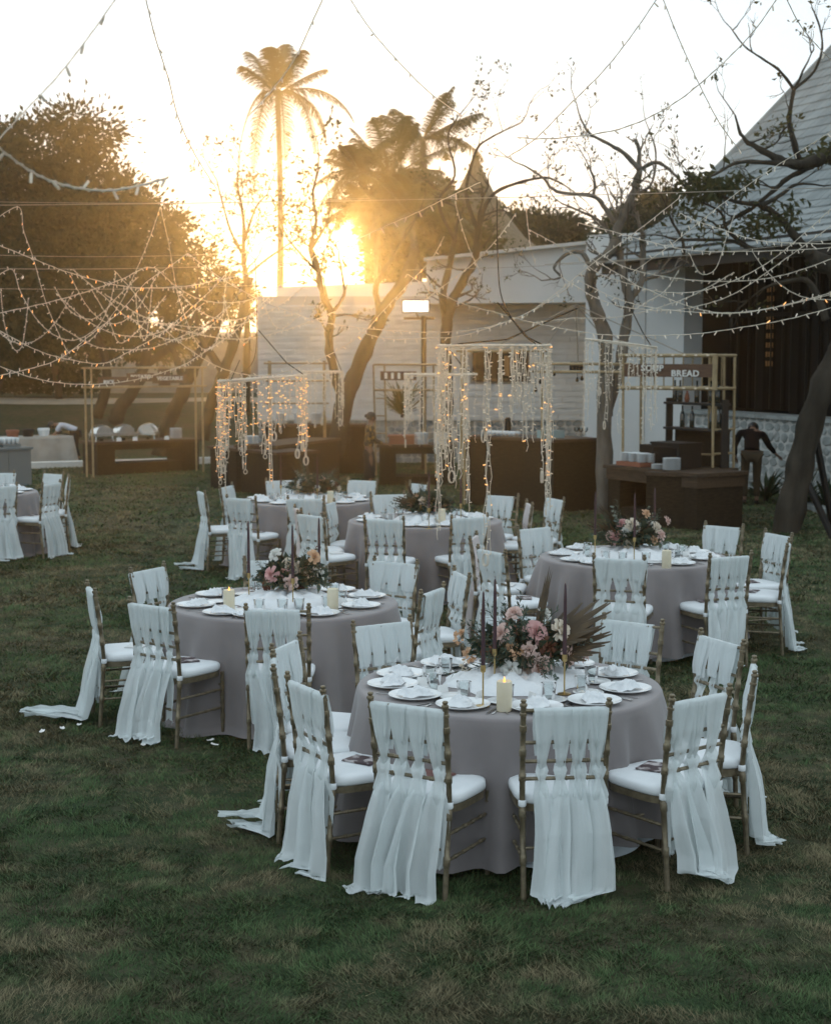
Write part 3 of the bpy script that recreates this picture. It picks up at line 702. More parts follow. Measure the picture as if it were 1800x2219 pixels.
leafy_tree('broadleaf_tree', 'low shadowed tree in front of the boundary wall', G(-20, 47), [(A([(-20, 900), (0, 800), (20, 700)], 47), .2, .08), (A([(130, 880), (120, 800), (100, 720)], 47), .12, .08)],
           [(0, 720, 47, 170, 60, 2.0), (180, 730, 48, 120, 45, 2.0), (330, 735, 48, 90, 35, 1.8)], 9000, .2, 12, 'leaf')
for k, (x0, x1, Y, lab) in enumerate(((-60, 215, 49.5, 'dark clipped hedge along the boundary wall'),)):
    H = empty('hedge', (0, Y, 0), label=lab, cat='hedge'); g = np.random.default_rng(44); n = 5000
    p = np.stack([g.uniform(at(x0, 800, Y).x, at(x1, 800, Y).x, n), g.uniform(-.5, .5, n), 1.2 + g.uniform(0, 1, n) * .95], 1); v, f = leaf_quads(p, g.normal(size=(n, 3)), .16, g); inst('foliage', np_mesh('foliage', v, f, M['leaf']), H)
# leaning trunks on the left lawn
bare_tree('leaning_tree', 'thick leaning trunk behind the vegetable buffet counter', 'tree', G(352, 35.5), [(A([(345, 985), (366, 916), (392, 860), (420, 795), (470, 700), (500, 620)], 36), .19, .12), (A([(400, 840), (380, 770), (350, 720)], 36.2), .10, .06)], twigs=0, seed=21)
bare_tree('leaning_tree', 'slanting trunk behind the left end of the lit ring lamp', 'tree', G(440, 34.6), [(A([(438, 955), (445, 915), (462, 862), (490, 790), (520, 700), (540, 600)], 34.6), .17, .09), (A([(480, 800), (440, 740), (425, 690)], 34.7), .10, .05)], twigs=.5, leaf=.5, seed=22, depth=2)
bare_tree('bare_tree', 'thin bare tree left of the tall palm', 'tree', G(528, 43), [(A([(535, 900), (535, 640), (528, 560), (528, 480), (515, 400)], 43), .11, .03), (A([(530, 560), (500, 500), (480, 430), (470, 390)], 43), .05, .02), (A([(530, 520), (555, 450), (580, 420)], 43.5), .045, .02), (A([(532, 600), (580, 560), (640, 520)], 42.8), .05, .02)], twigs=1.5, leaf=.7, seed=23, tw_len=1.0, leaf_size=.13)
bare_tree('bare_tree', 'slender bare tree with small leaves beside the sun', 'tree', G(722, 31.5), [(A([(748, 960), (742, 880), (722, 800), (713, 735), (718, 680), (700, 640), (690, 590)], 31.5), .12, .06), (A([(690, 590), (672, 540), (685, 480), (678, 420), (690, 370)], 31.5), .055, .02), (A([(690, 590), (660, 560), (625, 520)], 31.6), .04, .018), (A([(718, 680), (745, 640), (742, 600), (735, 560)], 31.4), .04, .02), (A([(672, 545), (700, 500), (712, 470)], 31.8), .03, .015)], twigs=1.3, leaf=.8, seed=24, tw_len=.75, leaf_size=.11)
bare_tree('leaning_tree', 'thick trunk leaning rightward in front of the stone pavilion', 'tree', G(722, 31), [(A([(722, 990), (745, 880), (775, 800), (812, 715), (840, 660), (880, 600), (900, 540)], 31), .20, .10), (A([(826, 690), (815, 620), (850, 560)], 31.2), .08, .04)], twigs=.5, leaf=.8, seed=25, depth=2)
bare_tree('forked_tree', 'forked trunk rising behind the large hanging ring', 'tree', G(965, 32.5), [(A([(960, 985), (968, 850), (965, 740), (978, 660), (1008, 600), (1028, 560), (1035, 500)], 32.5), .16, .06), (A([(968, 700), (960, 640), (975, 570), (985, 520)], 32.6), .10, .05), (A([(1035, 500), (1060, 430), (1110, 400), (1180, 385), (1220, 400)], 32.5), .05, .018), (A([(1035, 500), (1010, 420), (1030, 330), (1060, 300), (1130, 265)], 32.3), .05, .015), (A([(985, 520), (950, 440), (985, 380), (970, 300), (990, 255)], 32.4), .045, .015), (A([(1040, 470), (1090, 455), (1120, 480)], 32.4), .03, .012)], twigs=1.0, leaf=.55, seed=26, tw_len=.85)
bare_tree('forked_tree', 'bare twin-trunked tree standing beside the bread counter', 'tree', G(1310, 24),
          [(A([(1310, 1115), (1308, 940), (1311, 746), (1293, 676), (1279, 621), (1286, 580), (1324, 542), (1335, 504), (1349, 469), (1369, 421), (1385, 368)], 24), .135, .05),
           (A([(1312, 900), (1340, 800), (1352, 728), (1362, 659), (1352, 607), (1342, 549), (1338, 510)], 24.1), .10, .055),
           (A([(1362, 655), (1390, 607), (1392, 560), (1390, 525)], 24.2), .06, .05), (A([(1390, 607), (1430, 595)], 24.2), .04, .03),
           (A([(1385, 368), (1351, 332), (1315, 311), (1273, 285), (1253, 244)], 23.8), .045, .012), (A([(1385, 368), (1418, 352), (1444, 363), (1475, 394), (1500, 420)], 24.2), .04, .014), (A([(1369, 421), (1410, 400), (1420, 330), (1405, 280)], 24.4), .03, .01),
           (A([(1330, 482), (1310, 451), (1284, 425), (1206, 415), (1175, 384), (1133, 358)], 23.7), .05, .013), (A([(1330, 520), (1300, 480), (1250, 455), (1215, 440)], 24.3), .035, .012), (A([(1284, 425), (1288, 395), (1275, 360)], 23.8), .03, .012),
           (A([(1285, 590), (1260, 548), (1225, 552), (1200, 580), (1215, 600), (1190, 606)], 23.8), .045, .014)],
          twigs=1.0, leaf=.3, seed=27, bark='bark_pale', tw_len=.55, leaf_size=.06)
bare_tree('leaning_tree', 'great leaning tree at the right edge with gnarled boughs over the roof', 'tree', G(1705, 21.6),
          [(A([(1700, 1165), (1722, 1050), (1752, 930), (1792, 810), (1838, 715), (1850, 640), (1810, 590), (1753, 552)], 21.6), .21, .12),
           (A([(1850, 640), (1870, 500), (1850, 380), (1800, 335)], 21.6), .14, .10),
           (A([(1800, 335), (1735, 357), (1688, 345), (1641, 321), (1608, 298), (1592, 250)], 21.5), .095, .012), (A([(1729, 345), (1714, 290), (1709, 255), (1719, 194)], 21.6), .05, .025),
           (A([(1719, 194), (1690, 155), (1655, 130), (1612, 100), (1582, 60)], 21.7), .025, .008), (A([(1719, 194), (1762, 155), (1780, 105), (1775, 60), (1758, 15)], 21.4), .025, .008),
           (A([(1735, 357), (1650, 352), (1595, 353), (1548, 378), (1500, 395)], 21.4), .045, .012), (A([(1760, 360), (1709, 384), (1678, 410), (1641, 441)], 21.7), .045, .03), (A([(1800, 345), (1850, 355), (1900, 330)], 21.6), .09, .05),
           (A([(1753, 552), (1732, 524), (1691, 476), (1649, 445), (1615, 441), (1577, 431), (1540, 405)], 21.5), .075, .014), (A([(1646, 445), (1677, 431), (1718, 403), (1740, 398)], 21.4), .04, .018), (A([(1625, 452), (1590, 472), (1566, 493), (1540, 480)], 21.6), .035, .013),
           (A([(1753, 552), (1690, 545), (1625, 538), (1580, 521), (1470, 519), (1440, 512)], 21.7), .05, .012), (A([(1625, 538), (1575, 500), (1560, 460), (1500, 430)], 21.9), .035, .012), (A([(1788, 694), (1770, 642), (1746, 607), (1697, 611)], 21.5), .06, .03),
           (A([(1480, 560), (1478, 520), (1455, 480), (1440, 440)], 22.0), .03, .012)],
          twigs=.8, leaf=.25, seed=28, tw_len=.6, leaf_size=.08)
# clumps of leaves on the boughs near the roof are a part of that tree
gt = bpy.data.objects.get('leaning_tree.003') or [o for o in bpy.data.objects if o.get('label', '').startswith('great leaning')][0]
g = np.random.default_rng(9); P = []
for px, py, rx, rz, n in ((1508, 400, 42, 24, 200), (1552, 412, 42, 16, 150), (1592, 395, 34, 15, 80), (1500, 462, 42, 32, 70), (1545, 515, 40, 26, 25), (1690, 465, 40, 30, 90), (1640, 490, 40, 25, 110), (1780, 330, 30, 20, 80)):
    c = np.array(at(px, py, 21.6)); s = 21.6 / FOC; P.append(c + g.normal(size=(n, 3)) * np.array([rx * s * .55, .5, rz * s * .55]))
P = np.concatenate(P) - np.array(gt.location)
v, f = leaf_quads(P, g.normal(size=P.shape) + np.array([0, 0, -.5]), .125, g, .42); inst('leaf_clumps', np_mesh('leaf_clumps', v, f, M['leaf2']), gt)

# ---------------------------------------------------------------- garden plants
def blade_plant(name, label, base, n, L, seed, m='leaf', grp=None, w=.03):
    rg = random.Random(seed); T = empty(name, base, label=label, cat='plant', group=grp); mb = MB()
    for i in range(n):
        a = rg.uniform(0, 6.28); el = rg.uniform(.3, 1.3); l = L * rg.uniform(.6, 1.1)
        d = Vector((math.cos(a) * math.cos(el), math.sin(a) * math.cos(el), math.sin(el))); sd = d.cross(Vector((0, 0, 1))).normalized() * w
        p0 = Vector((0, 0, .05)); p1 = d * l * .55; p2 = d * l - Vector((0, 0, l * .22))
        mb.add([p0 - sd * .5, p0 + sd * .5, p1 + sd, p1 - sd, p2], [(0, 1, 2, 3), (3, 2, 4)])
    mb.obj('leaves', M[m], T)
    s = MB(); s.tube([(0, 0, 0), (0, 0, .25)], .04, 6); s.obj('stem', M['bark'], T)
    return T
pl = blade_plant('spiky_plant', 'spiky potted palm in front of the stone wall by the floodlight pole', at(872, 905, 33.2), 60, 1.25, 3, 'palm_leaf', w=.03)
for k, (px, py, Y, L) in enumerate(((1575, 1030, 26.5, .8), (1660, 1000, 26, .9), (1745, 985, 25.2, .9), (1790, 1010, 24.6, .8))):
    q = on(px, 1085) ; blade_plant('border_plant', ['strappy border plant left of the man in black', 'strappy border plant right of the man in black', 'strappy border plant behind the great leaning trunk', 'strappy border plant at the right edge below the stone plinth'][k], (at(px, py, Y).x, Y, 0), 34, L, 60 + k, 'leaf', 'plants below the plinth wall', .035)
# ---------------------------------------------------------------- chairs with woven drapes
def lerp_keys(keys, s):
    for (a, va), (b, vb) in zip(keys, keys[1:]):
        if s <= b:
            t = (s - a) / (b - a) if b > a else 0; t = t * t * (3 - 2 * t)
            return tuple(x + (y - x) * t for x, y in zip(va, vb))
    return keys[-1][1]
def post_xy(z):                                   # back post line: leans a little away from the seat
    if z < .45: t = z / .45; return .186 + .004 * t, -.232 + .034 * t
    t = (z - .45) / .47; return .190 + .006 * t, -.198 - .052 * t ** 1.3
def ringed(mb, pts, r, rings, n=8, rr=1.28):
    """a bamboo-turned rod: pts line, radius, ring places in 0..1"""
    P = [Vector(p) for p in pts]; st = sorted(set([0, 1] + [x + d for x in rings for d in (-.013, -.008, .008, .013) if 0 < x + d < 1] + [i / (len(P) - 1) for i in range(len(P))]))
    out = []; rad = []
    for s in st:
        f = s * (len(P) - 1); j = min(len(P) - 2, int(f)); out.append(P[j].lerp(P[j + 1], f - j))
        rad.append(r * (rr if any(abs(s - x) < .0085 for x in rings) else 1.0))
    mb.tube(out, rad, n)
def chair_meshes():
    me = {}
    for sg, nm in ((-1, 'a'), (1, 'b')):
        mb = MB(); pts = [(sg * post_xy(z)[0], post_xy(z)[1], z) for z in (0, .15, .3, .45, .57, .69, .81, .905)]
        ringed(mb, pts, .0135, [.17, .19, .37, .39, .56, .58, .70, .72, .84, .86, .95])
        x, y = post_xy(.92)
        mb.lathe([(.009, .90), (.016, .907), (.0185, .915), (.016, .922), (.010, .925), (.013, .931), (.014, .936), (.010, .941), (.001, .943)], (sg * x, y, 0), 8)
        me['post' + nm] = mb.mesh('back_post', M['gilt'], 40)
        mb = MB(); ringed(mb, [(sg * .186, .192, 0), (sg * .188, .190, .25), (sg * .19, .188, .425)], .0125, [.25, .28, .55, .58, .85])
        me['leg' + nm] = mb.mesh('front_leg', M['gilt'], 40)
    for k, z in enumerate((.888, .735, .645, .562)):
        x, y = post_xy(z); mb = MB(); ringed(mb, [(-x, y, z), (x, y, z)], .0092, [.22, .25, .5, .53, .75, .78], 6); me['rail%d' % k] = mb.mesh('back_rail', M['gilt'], 40)
    for k, x0 in enumerate((-.095, 0, .095)):
        y0, y1 = post_xy(.74)[1], post_xy(.885)[1]; mb = MB(); ringed(mb, [(x0, y0, .74), (x0, y1, .885)], .007, [.5], 6); me['spin%d' % k] = mb.mesh('spindle', M['gilt'], 40)
    mb = MB()
    def sfr(u, r, z):                              # seat outline, rounded front corners
        a = u * 2 * math.pi; c, s = math.cos(a), math.sin(a); p = 4.5
        k = 1 / ((abs(c) ** p + abs(s) ** p) ** (1 / p)); return (c * k * .207 * r, s * k * .203 * r - .002, z)
    n = 32
    for z, r in ((.405, .93), (.405, 1.0), (.438, 1.0), (.438, .93)):
        for i in range(n): mb.v.append(sfr(i / n, r, z))
    for a in range(4):
        b = (a + 1) % 4
        for i in range(n): j = (i + 1) % n; mb.f.append((a * n + i, a * n + j, b * n + j, b * n + i)); mb.mi.append(0)
    me['frame'] = mb.mesh('seat_frame', M['gilt'], 40)
    mb = MB()
    rows = [(.439, .90), (.439, .99), (.446, 1.02), (.462, 1.035), (.478, 1.025), (.489, .985), (.495, .85), (.499, .5), (.50, .02)]
    for z, r in rows:
        for i in range(n): mb.v.append(sfr(i / n, r, z))
    for a in range(len(rows) - 1):
        for i in range(n): j = (i + 1) % n; mb.f.append((a * n + i, a * n + j, (a + 1) * n + j, (a + 1) * n + i)); mb.mi.append(0)
    me['cushion'] = mb.mesh('cushion', M['cushion'], True)
    me['tie'] = []
    for sg in (-1, 1):
        mb = MB(); x, y = post_xy(.45); mb.lathe([(.0165, .432), (.019, .437), (.019, .458), (.0165, .463)], (sg * x, y, 0), 10); me['tie'].append(mb.mesh('cushion_tie', M['cushion'], True))
    def stre(a, b): m = MB(); ringed(m, [a, b], .0078, [.2, .23, .4, .43, .6, .63, .8, .83], 6, 1.35); return m.mesh('stretcher', M['gilt'], 40)
    me['stretch'] = []
    for z in (.19, .31):
        for sg in (-1, 1): me['stretch'].append(stre((sg * .187, post_xy(z)[1], z), (sg * .187, .191, z)))
        me['stretch'].append(stre((-.187, .191, z + .03), (.187, .191, z + .03)))
    me['stretch'].append(stre((-.187, post_xy(.24)[1], .24), (.187, post_xy(.24)[1], .24)))
    return me
CM = chair_meshes()

def drape_mesh(seed, trail=0.0, trail_side=0.0, m='drape', spread=1.0, lift=0.0, tail=0.0):
    """eight strips of chiffon laid over the top rail, woven under and over the lower rails, then falling to the grass"""
    rg = random.Random(seed); mb = MB(); x0s = rg.uniform(-.008, .008)
    NA = 3 if seed % 2 else 4; cov = rg.choice((.345, .355, .335, .315)); shift = x0s + (.365 - cov) / 2 * rg.choice((-1, 1))
    strips = [('A', -cov / 2 + cov * (i + .5) / NA) for i in range(NA)] + [('B', -cov / 2 + cov * i / (NA - 1) * .84 + cov * .08) for i in range(NA)]
    lean = rg.uniform(-.04, .04); sway = rg.uniform(-.065, .065); rank = 0
    for kind, xc in strips:
        xc += shift; j = rg.uniform(-.010, .010); ph = rg.uniform(0, 6.28); k = rg.choice((1.1, 1.5, 1.9)); ww = cov / NA
        end = max(0, rg.uniform(-.04, .05)) + lift * rg.random(); xo = xc * rg.uniform(.85, 1.08) * spread + rg.uniform(-.025, .025) + lean; back = rg.uniform(.0, .045)
        o3, o4 = (-.017, .014) if kind == 'A' else (.014, -.017)
        off = -.013 if kind == 'A' else -.009
        w3 = ww * rg.uniform(.42, .66); w4 = ww * rg.uniform(.42, .68); yt = post_xy(.888)[1]; cw = 1.22 if kind == 'A' else 1.0
        fy = .016 if kind == 'A' else .021; fz = rg.uniform(.66, .70)
        #  s: (x, y, z, width, fold depth)
        K = [(0.00, (xc + j * .6, post_xy(fz)[1] + fy, fz, ww * .72, .004)),
             (0.05, (xc + j * .4, post_xy(.735)[1] + fy + .004, .735, ww * .86, .005)),
             (0.10, (xc, post_xy(.80)[1] + fy, .80, ww * 1.0, .004)),
             (0.155, (xc, yt + .016, .876, ww * cw, .002)),
             (0.172, (xc, yt + .012, .898, ww * cw, .002)),
             (0.185, (xc, yt - .001, .9045, ww * cw, .002)),
             (0.205, (xc, yt - .016, .889, ww * cw, .003)),
             (0.27, (xc + j * .3, post_xy(.80)[1] + off - .005, .80, ww * (1.12 if kind == 'A' else .8), .006)),
             (0.33, (xc + j * .6, post_xy(.735)[1] + off - .008, .735, ww * (.88 if kind == 'A' else .6), .007)),
             (0.40, (xc + j, post_xy(.645)[1] + o3, .645, w3, .007)),
             (0.44, (xc + j, post_xy(.60)[1] + (o3 + o4) / 2 - (.012 if kind == 'B' else 0), .602, ww * (.82 if kind == 'B' else .6), .008)),
             (0.48, (xc + j, post_xy(.562)[1] + o4, .562, w4, .007)),
             (0.54, (xc * 1.02 + j, -.236, .49, ww * 1.0, .010))]
        tl = trail * rg.uniform(.6, 1.1); side = trail_side * tl; pool = rg.uniform(.0, .06)
        if kind == 'B':                            # the inner strips are tucked away behind the outer panels
            K += [(0.62, (xc, -.212, .40, ww * .9, .008)), (0.74, (xc, -.214, .27, ww * .8, .008)), (1.00, (xc, -.216, rg.uniform(.10, .2), ww * .75, .008))]
        else:
            K += [(0.68, ((xc + xo) / 2 + sway * .4, -.262 - back * .3, .32, ww * 1.45, .017)),
                  (0.84, (xo + sway, -.272 - back * .6, .14 + end * .5, ww * 1.7, .023)),
                  (0.93, (xo + sway + side * .08, -.276 - back - tl * .04, .026 + end, ww * 1.85, .024)),
                  (0.965, (xo * (1 if not trail else .75) + sway * 1.2 + side * .45, -.28 - back - pool * .6 - tl * .35 * (1 - abs(trail_side)), .014 + end * .9, ww * (1.9 if not trail else 1.0), .020)),
                  (1.00, (xo * (1 if not trail else .45) + sway * 1.4 + side, -.282 - back - pool - tl * (1 - .8 * abs(trail_side)), .010 + end * .85, ww * (1.85 if not trail else .5), .022))]
        nu, nv = 52, 14
        p2 = rg.uniform(0, 6.28); w1 = rg.uniform(-.5, .5); hemw = rg.uniform(.004, .018); kk = rg.uniform(.8, 1.5); dg = rg.uniform(-2.2, 2.2)
        def fn(s, v):
            x, y, z, w, a = lerp_keys(K, s); q = v - .5; low = smooth01((s - .52) / .12)
            fine = math.sin(k * 2 * math.pi * v + ph + 1.2 * s) * a * (1 - .55 * low) + math.sin(k * 5.1 * math.pi * v + p2 - 2 * s) * a * .25 * (1 - .5 * low)
            broad = (math.sin(kk * 2 * math.pi * v + p2 + dg * s * 2) + .35 * math.sin(kk * 4.4 * math.pi * v + ph - dg * s * 3)) * a * low
            ripple = .010 * math.sin(11 * v + p2 * 3) * smooth01((s - .90) / .08)
            dx = w1 * .035 * math.sin(s * 5 + ph) * low
            zz = z + hemw * math.sin(4.1 * v + p2) * smooth01((s - .88) / .12) * (0 if trail else 1) + abs(math.sin(9 * v + ph)) * .016 * smooth01((s - .95) / .03) + (min(tl, .4) * .10 * abs(math.sin(60 * s + 5 * v + p2)) * smooth01((s - .93) / .03))
            return (x + q * w + dx, y - fine - broad - ripple - .0006 * rank, max(.006, zz))
        mb.grid(fn, nu, nv); rank += 1
    return mb.mesh('drape', M[m], True)
DR = [drape_mesh(100 + i, trail=[0, 0, .05, .1, 0, .04, .12, 0][i % 8], trail_side=[0, 0, .3, -.5, 0, .2, .6, 0][i % 8], spread=[1, 1.1, 1.05, .95, 1.2, 1, 1.1, .9, .85, 1.25, 1, 1.1, .95, 1.15, .9, 1.05][i], lift=[0, .02, 0, .03, .0, .05, 0, .02, .06, 0, .03, 0, .04, 0, .08, 0][i]) for i in range(16)]
M['drape_pink'] = mat('blush_chiffon', (0.74, 0.68, 0.67), (0.80, 0.74, 0.73), rough=0.85, scale=3, sheen=0.3, transl=0.30)
DR_TRAIL_L = drape_mesh(130, trail=.50, trail_side=-.25); DR_TRAIL_S = drape_mesh(131, trail=.22, trail_side=-.3); DR_PINK = drape_mesh(132, m='drape_pink')

CARD = {}
for nm, mm in (('dark', 'paper_dark'), ('rust', 'paper_rust'), ('white', 'paper_white')):
    b = MB(); b.box((0, 0, .002), (.125, .17, .003)); b.box((.006, .004, .0045), (.118, .165, .001)); CARD[nm] = b.mesh('seat_card', M[mm])

TABLES = {'T1': ((.49, 8.12), 'nearest table'), 'T2': ((-.92, 10.83), 'second table, left of the middle'), 'T3': ((1.85, 13.2), 'round table on the right'),
          'T4': ((.1, 16.25), 'table behind the middle, below the large hanging ring'), 'T5': ((-1.25, 18.25), 'farthest table of the middle group'), 'T6': ((-5.5, 19.4), 'table cut by the left edge')}
TN = {'T1': 'nearest table', 'T2': 'left middle table', 'T3': 'right-hand table', 'T4': 'table under the big ring', 'T5': 'farthest middle table', 'T6': 'left-edge table'}
HOUR = ['twelve', 'one', 'two', 'three', 'four', 'five', 'six', 'seven', 'eight', 'nine', 'ten', 'eleven']
# table, hour of its place, position of the back, drape, what lies on the seat
SEATS = [
    ('T1', 9, (-.72, 8.00), DR_TRAIL_S, None, None), ('T1', 10, (-.70, 8.55), 0, None, None), ('T1', 11, (-.19, 9.14), 4, None, None), ('T1', 0, (.60, 9.34), 1, None, None), ('T1', 1, (1.27, 9.12), 0, None, None),
    ('T1', 2, (1.68, 8.56), 1, None, None), ('T1', 4, (1.69, 7.78), 2, None, None), ('T1', 5, (1.32, 7.19), 3, 'dark', None), ('T1', 6, (.68, 6.98), 6, None, None), ('T1', 7, (-.03, 7.03), 4, 'rust', None), ('T1', 8, (-.52, 7.45), 5, 'dark', None),
    ('T2', 9, (-2.16, 10.42), DR_TRAIL_L, 'white', None), ('T2', 10, (-1.95, 11.40), 1, None, None), ('T2', 8, (-1.66, 9.82), 4, 'dark', None), ('T2', 6, (-.86, 9.68), 0, None, None), ('T2', 0, (-1.12, 12.0), 5, None, None), ('T2', 1, (-.16, 11.92), 7, None, None),
    ('T2', 4, (.10, 10.42), 2, None, None), ('T2', 3, (.32, 11.26), 1, None, None),
    ('T3', 6, (1.57, 12.0), 3, None, None), ('T3', 5, (2.45, 12.15), 4, 'dark', None), ('T3', 3, (3.08, 12.95), 2, 'dark', None), ('T3', 2, (3.18, 13.72), 0, 'dark', None), ('T3', 1, (2.83, 14.35), 7, None, None),
    ('T3', 9, (.51, 13.38), DR_PINK, 'white', None), ('T3', 8, (.62, 12.48), 1, 'dark', None), ('T3', 11, (1.08, 14.1), 5, None, None),
    ('T4', 2, (1.18, 16.4), DR_PINK, 'white', None), ('T4', 3, (1.50, 16.9), 7, None, None), ('T4', 1, (.96, 17.3), 0, None, None), ('T4', 5, (.52, 15.2), 1, None, None), ('T4', 7, (-.30, 15.0), 4, None, None), ('T4', 11, (-.31, 17.5), 5, None, None),
    ('T4', 10, (-.90, 16.55), 2, 'dark', None), ('T4', 9, (-1.18, 15.9), DR_PINK, None, None), ('T4', 8, (-1.02, 15.33), 1, 'white', None),
    ('T5', 9, (-2.42, 17.78), DR_TRAIL_S, None, None), ('T5', 10, (-2.22, 18.45), 1, None, None), ('T5', 7, (-1.89, 17.04), 0, 'dark', None), ('T5', 6, (-1.19, 17.0), 5, None, None), ('T5', 11, (-1.65, 19.3), 7, None, None), ('T5', 1, (-.66, 19.4), 4, None, None), ('T5', 2, (.03, 18.95), 0, None, None),
    ('T6', 5, (-4.93, 18.6), 3, None, None), ('T6', 4, (-4.42, 18.95), 4, 'dark', None), ('T6', 2, (-4.70, 20.3), 0, 'dark', None), ('T6', 3, (-4.38, 19.72), 1, None, None), ('T6', 1, (-5.45, 20.5), 5, None, None), ('T6', 6, (-4.98, 17.6), 2, None, None)]
SPECIAL = {('T1', 9): 'gilt chair seen edge-on at the nine o\'clock place of the nearest table, drape trailing', ('T2', 9): 'gilt chair seen edge-on at the left middle table, drape trailing far over grass',
           ('T3', 9): 'blush-draped gilt chair at the nine o\'clock place of the right-hand table', ('T4', 2): 'blush-draped gilt chair at the two o\'clock place of the table under the big ring',
           ('T4', 9): 'blush-draped gilt chair at the nine o\'clock place of the table under the big ring'}
rgc = random.Random(12)
for tb, hr, (x, y), dr, card, _ in SEATS:
    cx, cy = TABLES[tb][0]
    if (tb, hr) == ('T6', 6): cx, cy = -6.2, 17.9
    face = math.atan2(cy - y, cx - x) + R(rgc.uniform(-5, 5)); back = .235
    ox, oy = x + math.cos(face) * back, y + math.sin(face) * back
    lab = SPECIAL.get((tb, hr)) or ('white-draped gilt chair at the %s o\'clock place of the %s' % (HOUR[hr], TN[tb]))
    C = empty('banquet_chair', (ox, oy, ground_z(ox, oy) - .004), face - R(90), lab, 'chair', 'draped chairs round the tables')
    for k in ('posta', 'postb'): inst('back_post', CM[k], C)
    for k in ('lega', 'legb'): inst('front_leg', CM[k], C)
    for k in range(4): inst('back_rail', CM['rail%d' % k], C)
    for k in range(3): inst('spindle', CM['spin%d' % k], C)
    fr = inst('seat_frame', CM['frame'], C); cu = inst('cushion', CM['cushion'], C); [inst('cushion_tie', q, cu) for q in CM['tie']]
    for s in CM['stretch']: inst('stretcher', s, C)
    inst('drape', DR[dr + 8 * (rgc.random() < .5)] if isinstance(dr, int) else dr, C, scl=(rgc.choice((-1, 1)) if isinstance(dr, int) else 1, 1, 1))
    if card:
        p = Matrix.Rotation(face - R(90), 4, 'Z') @ Vector((rgc.uniform(-.03, .03), .05, .497))
        k = inst('menu_booklet', CARD[card], None, (ox + p.x, oy + p.y, p.z + ground_z(ox, oy) + .001), (0, 0, face + rgc.uniform(-.6, .6)))
        tag(k, '%s booklet, %s o\'clock seat of the %s' % ({'dark': 'dark', 'rust': 'rusty', 'white': 'white'}[card], HOUR[hr], TN[tb]), 'booklet', 'booklets on the seats')
# ---------------------------------------------------------------- tables, cloths and settings
TOPZ = .755
def cloth_mesh(seed, hem=.02, flare=.15):
    rg = random.Random(seed); ks = [rg.randint(7, 11), rg.randint(13, 17), rg.randint(19, 25)]; ps = [rg.uniform(0, 6.28) for _ in range(4)]
    n = 144; rings = []
    for r in (.02, .3, .6, .74): rings.append([(r * math.cos(2 * math.pi * i / n), r * math.sin(2 * math.pi * i / n), TOPZ + .0015 * math.sin(9 * i / n * 6.28 + r * 9)) for i in range(n)])
    for k, (r, z) in enumerate(((.782, TOPZ - .001), (.793, TOPZ - .006), (.800, TOPZ - .018))): rings.append([(r * math.cos(2 * math.pi * i / n), r * math.sin(2 * math.pi * i / n), z) for i in range(n)])
    m = 16
    for j in range(1, m + 1):
        t = j / m; ring = []
        for i in range(n):
            a = 2 * math.pi * i / n
            f = math.sin(ks[0] * a + ps[0] + .5 * t) * .38 + math.sin(ks[1] * a + ps[1] - .3 * t) * .38 + math.sin(ks[2] * a + ps[2] + .4 * t) * .24
            f = (abs(f) ** .8) * (1 if f > 0 else -1)
            r = .800 + t * flare * .75 + (t ** .75) * flare * .68 * f + .012 * math.sin(3 * a + ps[3]) * t
            h = hem + (.035 if hem > .05 else .012) * (math.sin(2 * a + ps[3]) + .5 * math.sin(5 * a + ps[0]))
            ring.append((r * math.cos(a), r * math.sin(a), TOPZ - .018 - (TOPZ - .018 - h) * t))
        rings.append(ring)
    if hem < .05:                                  # the hem lies a little on the grass
        rings.append([(x * 1.05, y * 1.05, max(.008, z - .012)) for x, y, z in rings[-1]])
    mb = MB()
    for rr in rings: mb.v.extend(rr)
    for j in range(len(rings) - 1):
        for i in range(n): k = (i + 1) % n; mb.f.append((j * n + i, j * n + k, (j + 1) * n + k, (j + 1) * n + i)); mb.mi.append(0)
    mb.f.append(tuple(range(n))); mb.mi.append(0)
    return mb.mesh('tablecloth', M['cloth'], True)
def under_mesh(seed):
    rg = random.Random(seed); n = 120; mb = MB(); p = rg.uniform(0, 6)
    for z, r in ((.5, .72), (.25, .76), (.02, .79)):
        for i in range(n): a = 2 * math.pi * i / n; q = r + .02 * math.sin(11 * a + p) * (1 if z < .4 else .5); mb.v.append((q * math.cos(a), q * math.sin(a), z + (.012 * math.sin(7 * a) if z < .1 else 0)))
    for j in range(2):
        for i in range(n): k = (i + 1) % n; mb.f.append((j * n + i, j * n + k, (j + 1) * n + k, (j + 1) * n + i)); mb.mi.append(0)
    return mb.mesh('underlay', M['underlay'], True)

